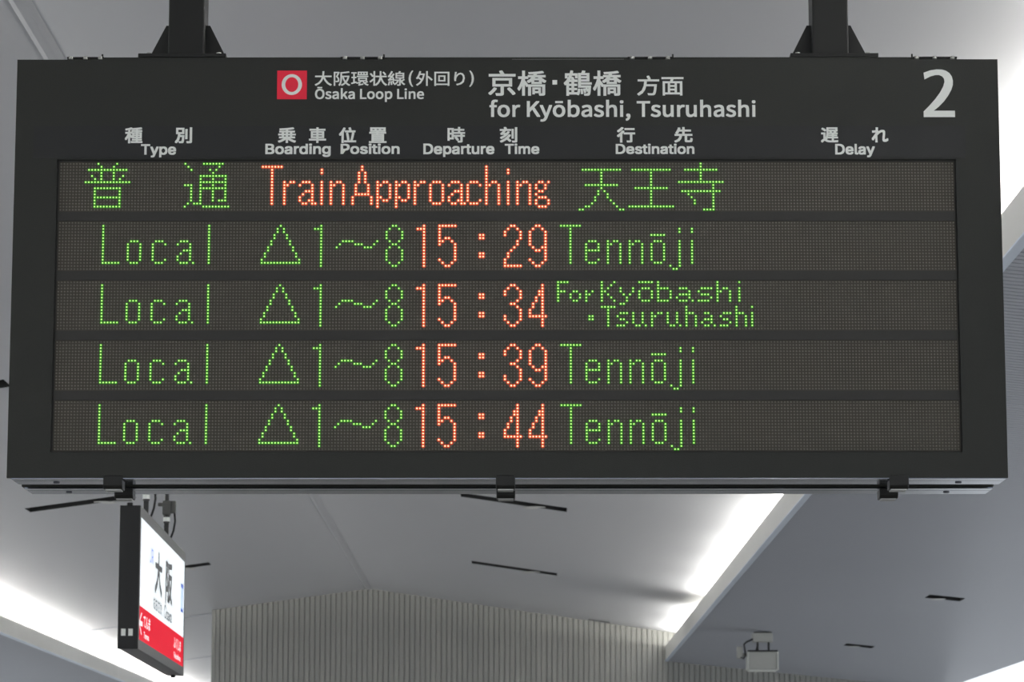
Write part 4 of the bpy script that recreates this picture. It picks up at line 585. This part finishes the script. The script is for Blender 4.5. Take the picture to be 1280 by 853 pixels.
e = MB().box(-fx, fx - .002, 0, .012, 0, HT).build('end_cap', M['sign_end'], SG, .003)
mb = MB(); b_ = .035
mb.box(fx - .006, fx, 0, .045, .0, HT).box(fx - .006, fx, LN - .03, LN, 0, HT).box(fx - .006, fx, .045, LN - .03, 0, .05).box(fx - .006, fx, .045, LN - .03, HT - .055, HT)
mb.build('face_frame', M['sign_frame'], SG)
ZR0, ZR1, ZT = .05, .222, HT - .055
MB().box(fx - .006, fx - .002, .045, LN - .03, ZR1, ZT).build('white_panel', M['sign_white'], SG)
MB().box(fx - .006, fx - .002, .045, LN - .03, ZR0, ZR1).build('red_band', M['sign_red'], SG)
def sign_text(body, xa, xb, za, zb, m, bold=.01):
    uv, fs = text_mesh(body, bold, 2)
    ya, yb = sy(xa), sy(xb)
    MB().add([(fx - .0010 - w, ya + u * (yb - ya), za + v * (zb - za)) for u, v, w in uv], fs).build('lettering', m, SG)
sign_text('JR', 186.8, 191.6, .480, .560, M['sign_blue'], .0)
sign_text('大', 193.7, 202.8, .345, .580, M['sign_ink'], .03)
sign_text('阪', 207, 215.6, .345, .580, M['sign_ink'], .03)
sign_text('おおさか', 192.3, 203.4, .255, .325, M['sign_ink'], .015)
sign_text('Ōsaka', 206, 215.6, .250, .345, M['sign_ink'], .012)
sign_text('てんま', 180.4, 188.9, .125, .190, M['sign_pale'], .02)
sign_text('Temma', 181, 187.5, .072, .105, M['sign_pale'], .01)
sign_text('ふくしま', 218.6, 227.4, .125, .190, M['sign_pale'], .02)
sign_text('Fukushima', 219, 227.2, .072, .105, M['sign_pale'], .01)
# arrow pointing to the near end
y0 = sy(174.8) ; y1 = sy(179.2); zm = (ZR0 + ZR1) / 2
h = y1 - y0
MB().add([(fx - .0012, y0, zm), (fx - .0012, y0 + .11, zm - .055), (fx - .0012, y0 + .11 + .04, zm - .055), (fx - .0012, y0 + .06, zm - .012), (fx - .0012, y1, zm - .012),
          (fx - .0012, y1, zm + .012), (fx - .0012, y0 + .06, zm + .012), (fx - .0012, y0 + .15, zm + .055), (fx - .0012, y0 + .11, zm + .055)],
         [(0, 1, 2, 3), (3, 4, 5, 6), (0, 3, 6), (0, 6, 7, 8)]).build('arrow', M['sign_pale'], SG)
ya, yb = sy(226.6), sy(229.4)
MB().box(fx - .002, fx - .0012, ya, yb, .38, .50).build('area_mark', mat('pale_blue_mark', (.45, .6, .85), .4, emit=(.45, .6, .9), es=.7), SG)
MB().box(fx - .002, fx - .0010, ya, yb, .50, .525).build('area_mark', M['sign_blue'], SG)
MB().box(fx - .002, fx - .0010, ya, yb, .36, .38).build('area_mark', M['sign_blue'], SG)
for x in (-.034, .002):
    MB().box(x, x + .022, -.002, 0, .065, .100).build('label_plate', M['white'], e)
MB().box(-.018, .010, .01, .04, HT, HT + .016).build('end_knob', M['sign_end'], SG, .003)
MB().box(-.012, .012, LN - .12, LN - .08, -.015, 0).build('end_knob', M['sign_end'], SG, .003)

def hanger(s, label):
    c, sn = math.cos(SG.rotation_euler.z), math.sin(SG.rotation_euler.z)
    X, Y = SG.location.x - sn * s, SG.location.y + c * s; Z = SG.location.z + HT
    t = thing('sign_hanger', label, 'hanger', (X, Y, Z), 'hangers carrying the station sign')
    MB().cyl((0, 0, .20), (0, 0, zc(X) - Z - .018), .012, 12).build('rod', M['sign_frame'], t, smooth=False)
    cl = MB().box(-.022, .022, -.03, .03, .155, .235).box(-.05, .0, -.012, .012, .205, .225).box(.0, .052, -.015, .015, .165, .235).build('clamp', mat('grey_clamp', (.12, .12, .11), .5), t, .004)
    MB().cyl((0, 0, .11), (0, 0, .155), .018, 12).build('turnbuckle', M['sign_frame'], t)
    relabel(MB().cyl((0, 0, .118), (0, 0, .142), .0195, 12).build('collar', M['white'], t), 'white collar')
    MB().box(-.013, .013, -.006, .006, .03, .11).cyl((0, -.014, .03), (0, .014, .03), .016, 12).box(-.02, .02, -.02, .02, 0, .02).build('eye_link', M['sign_frame'], t)
    MB().tube([(.045, 0, .165), (.048, .005, .12), (.040, .01, .07), (.03, .01, .04), (.020, .005, .012)], .006).build('cable', M['cable'], t, smooth=True)
    return t
hanger(.80, 'dark rod hanger of the station sign nearest the departure board')
hanger(1.98, 'dark rod hanger with a white collar at the far half of the station sign')
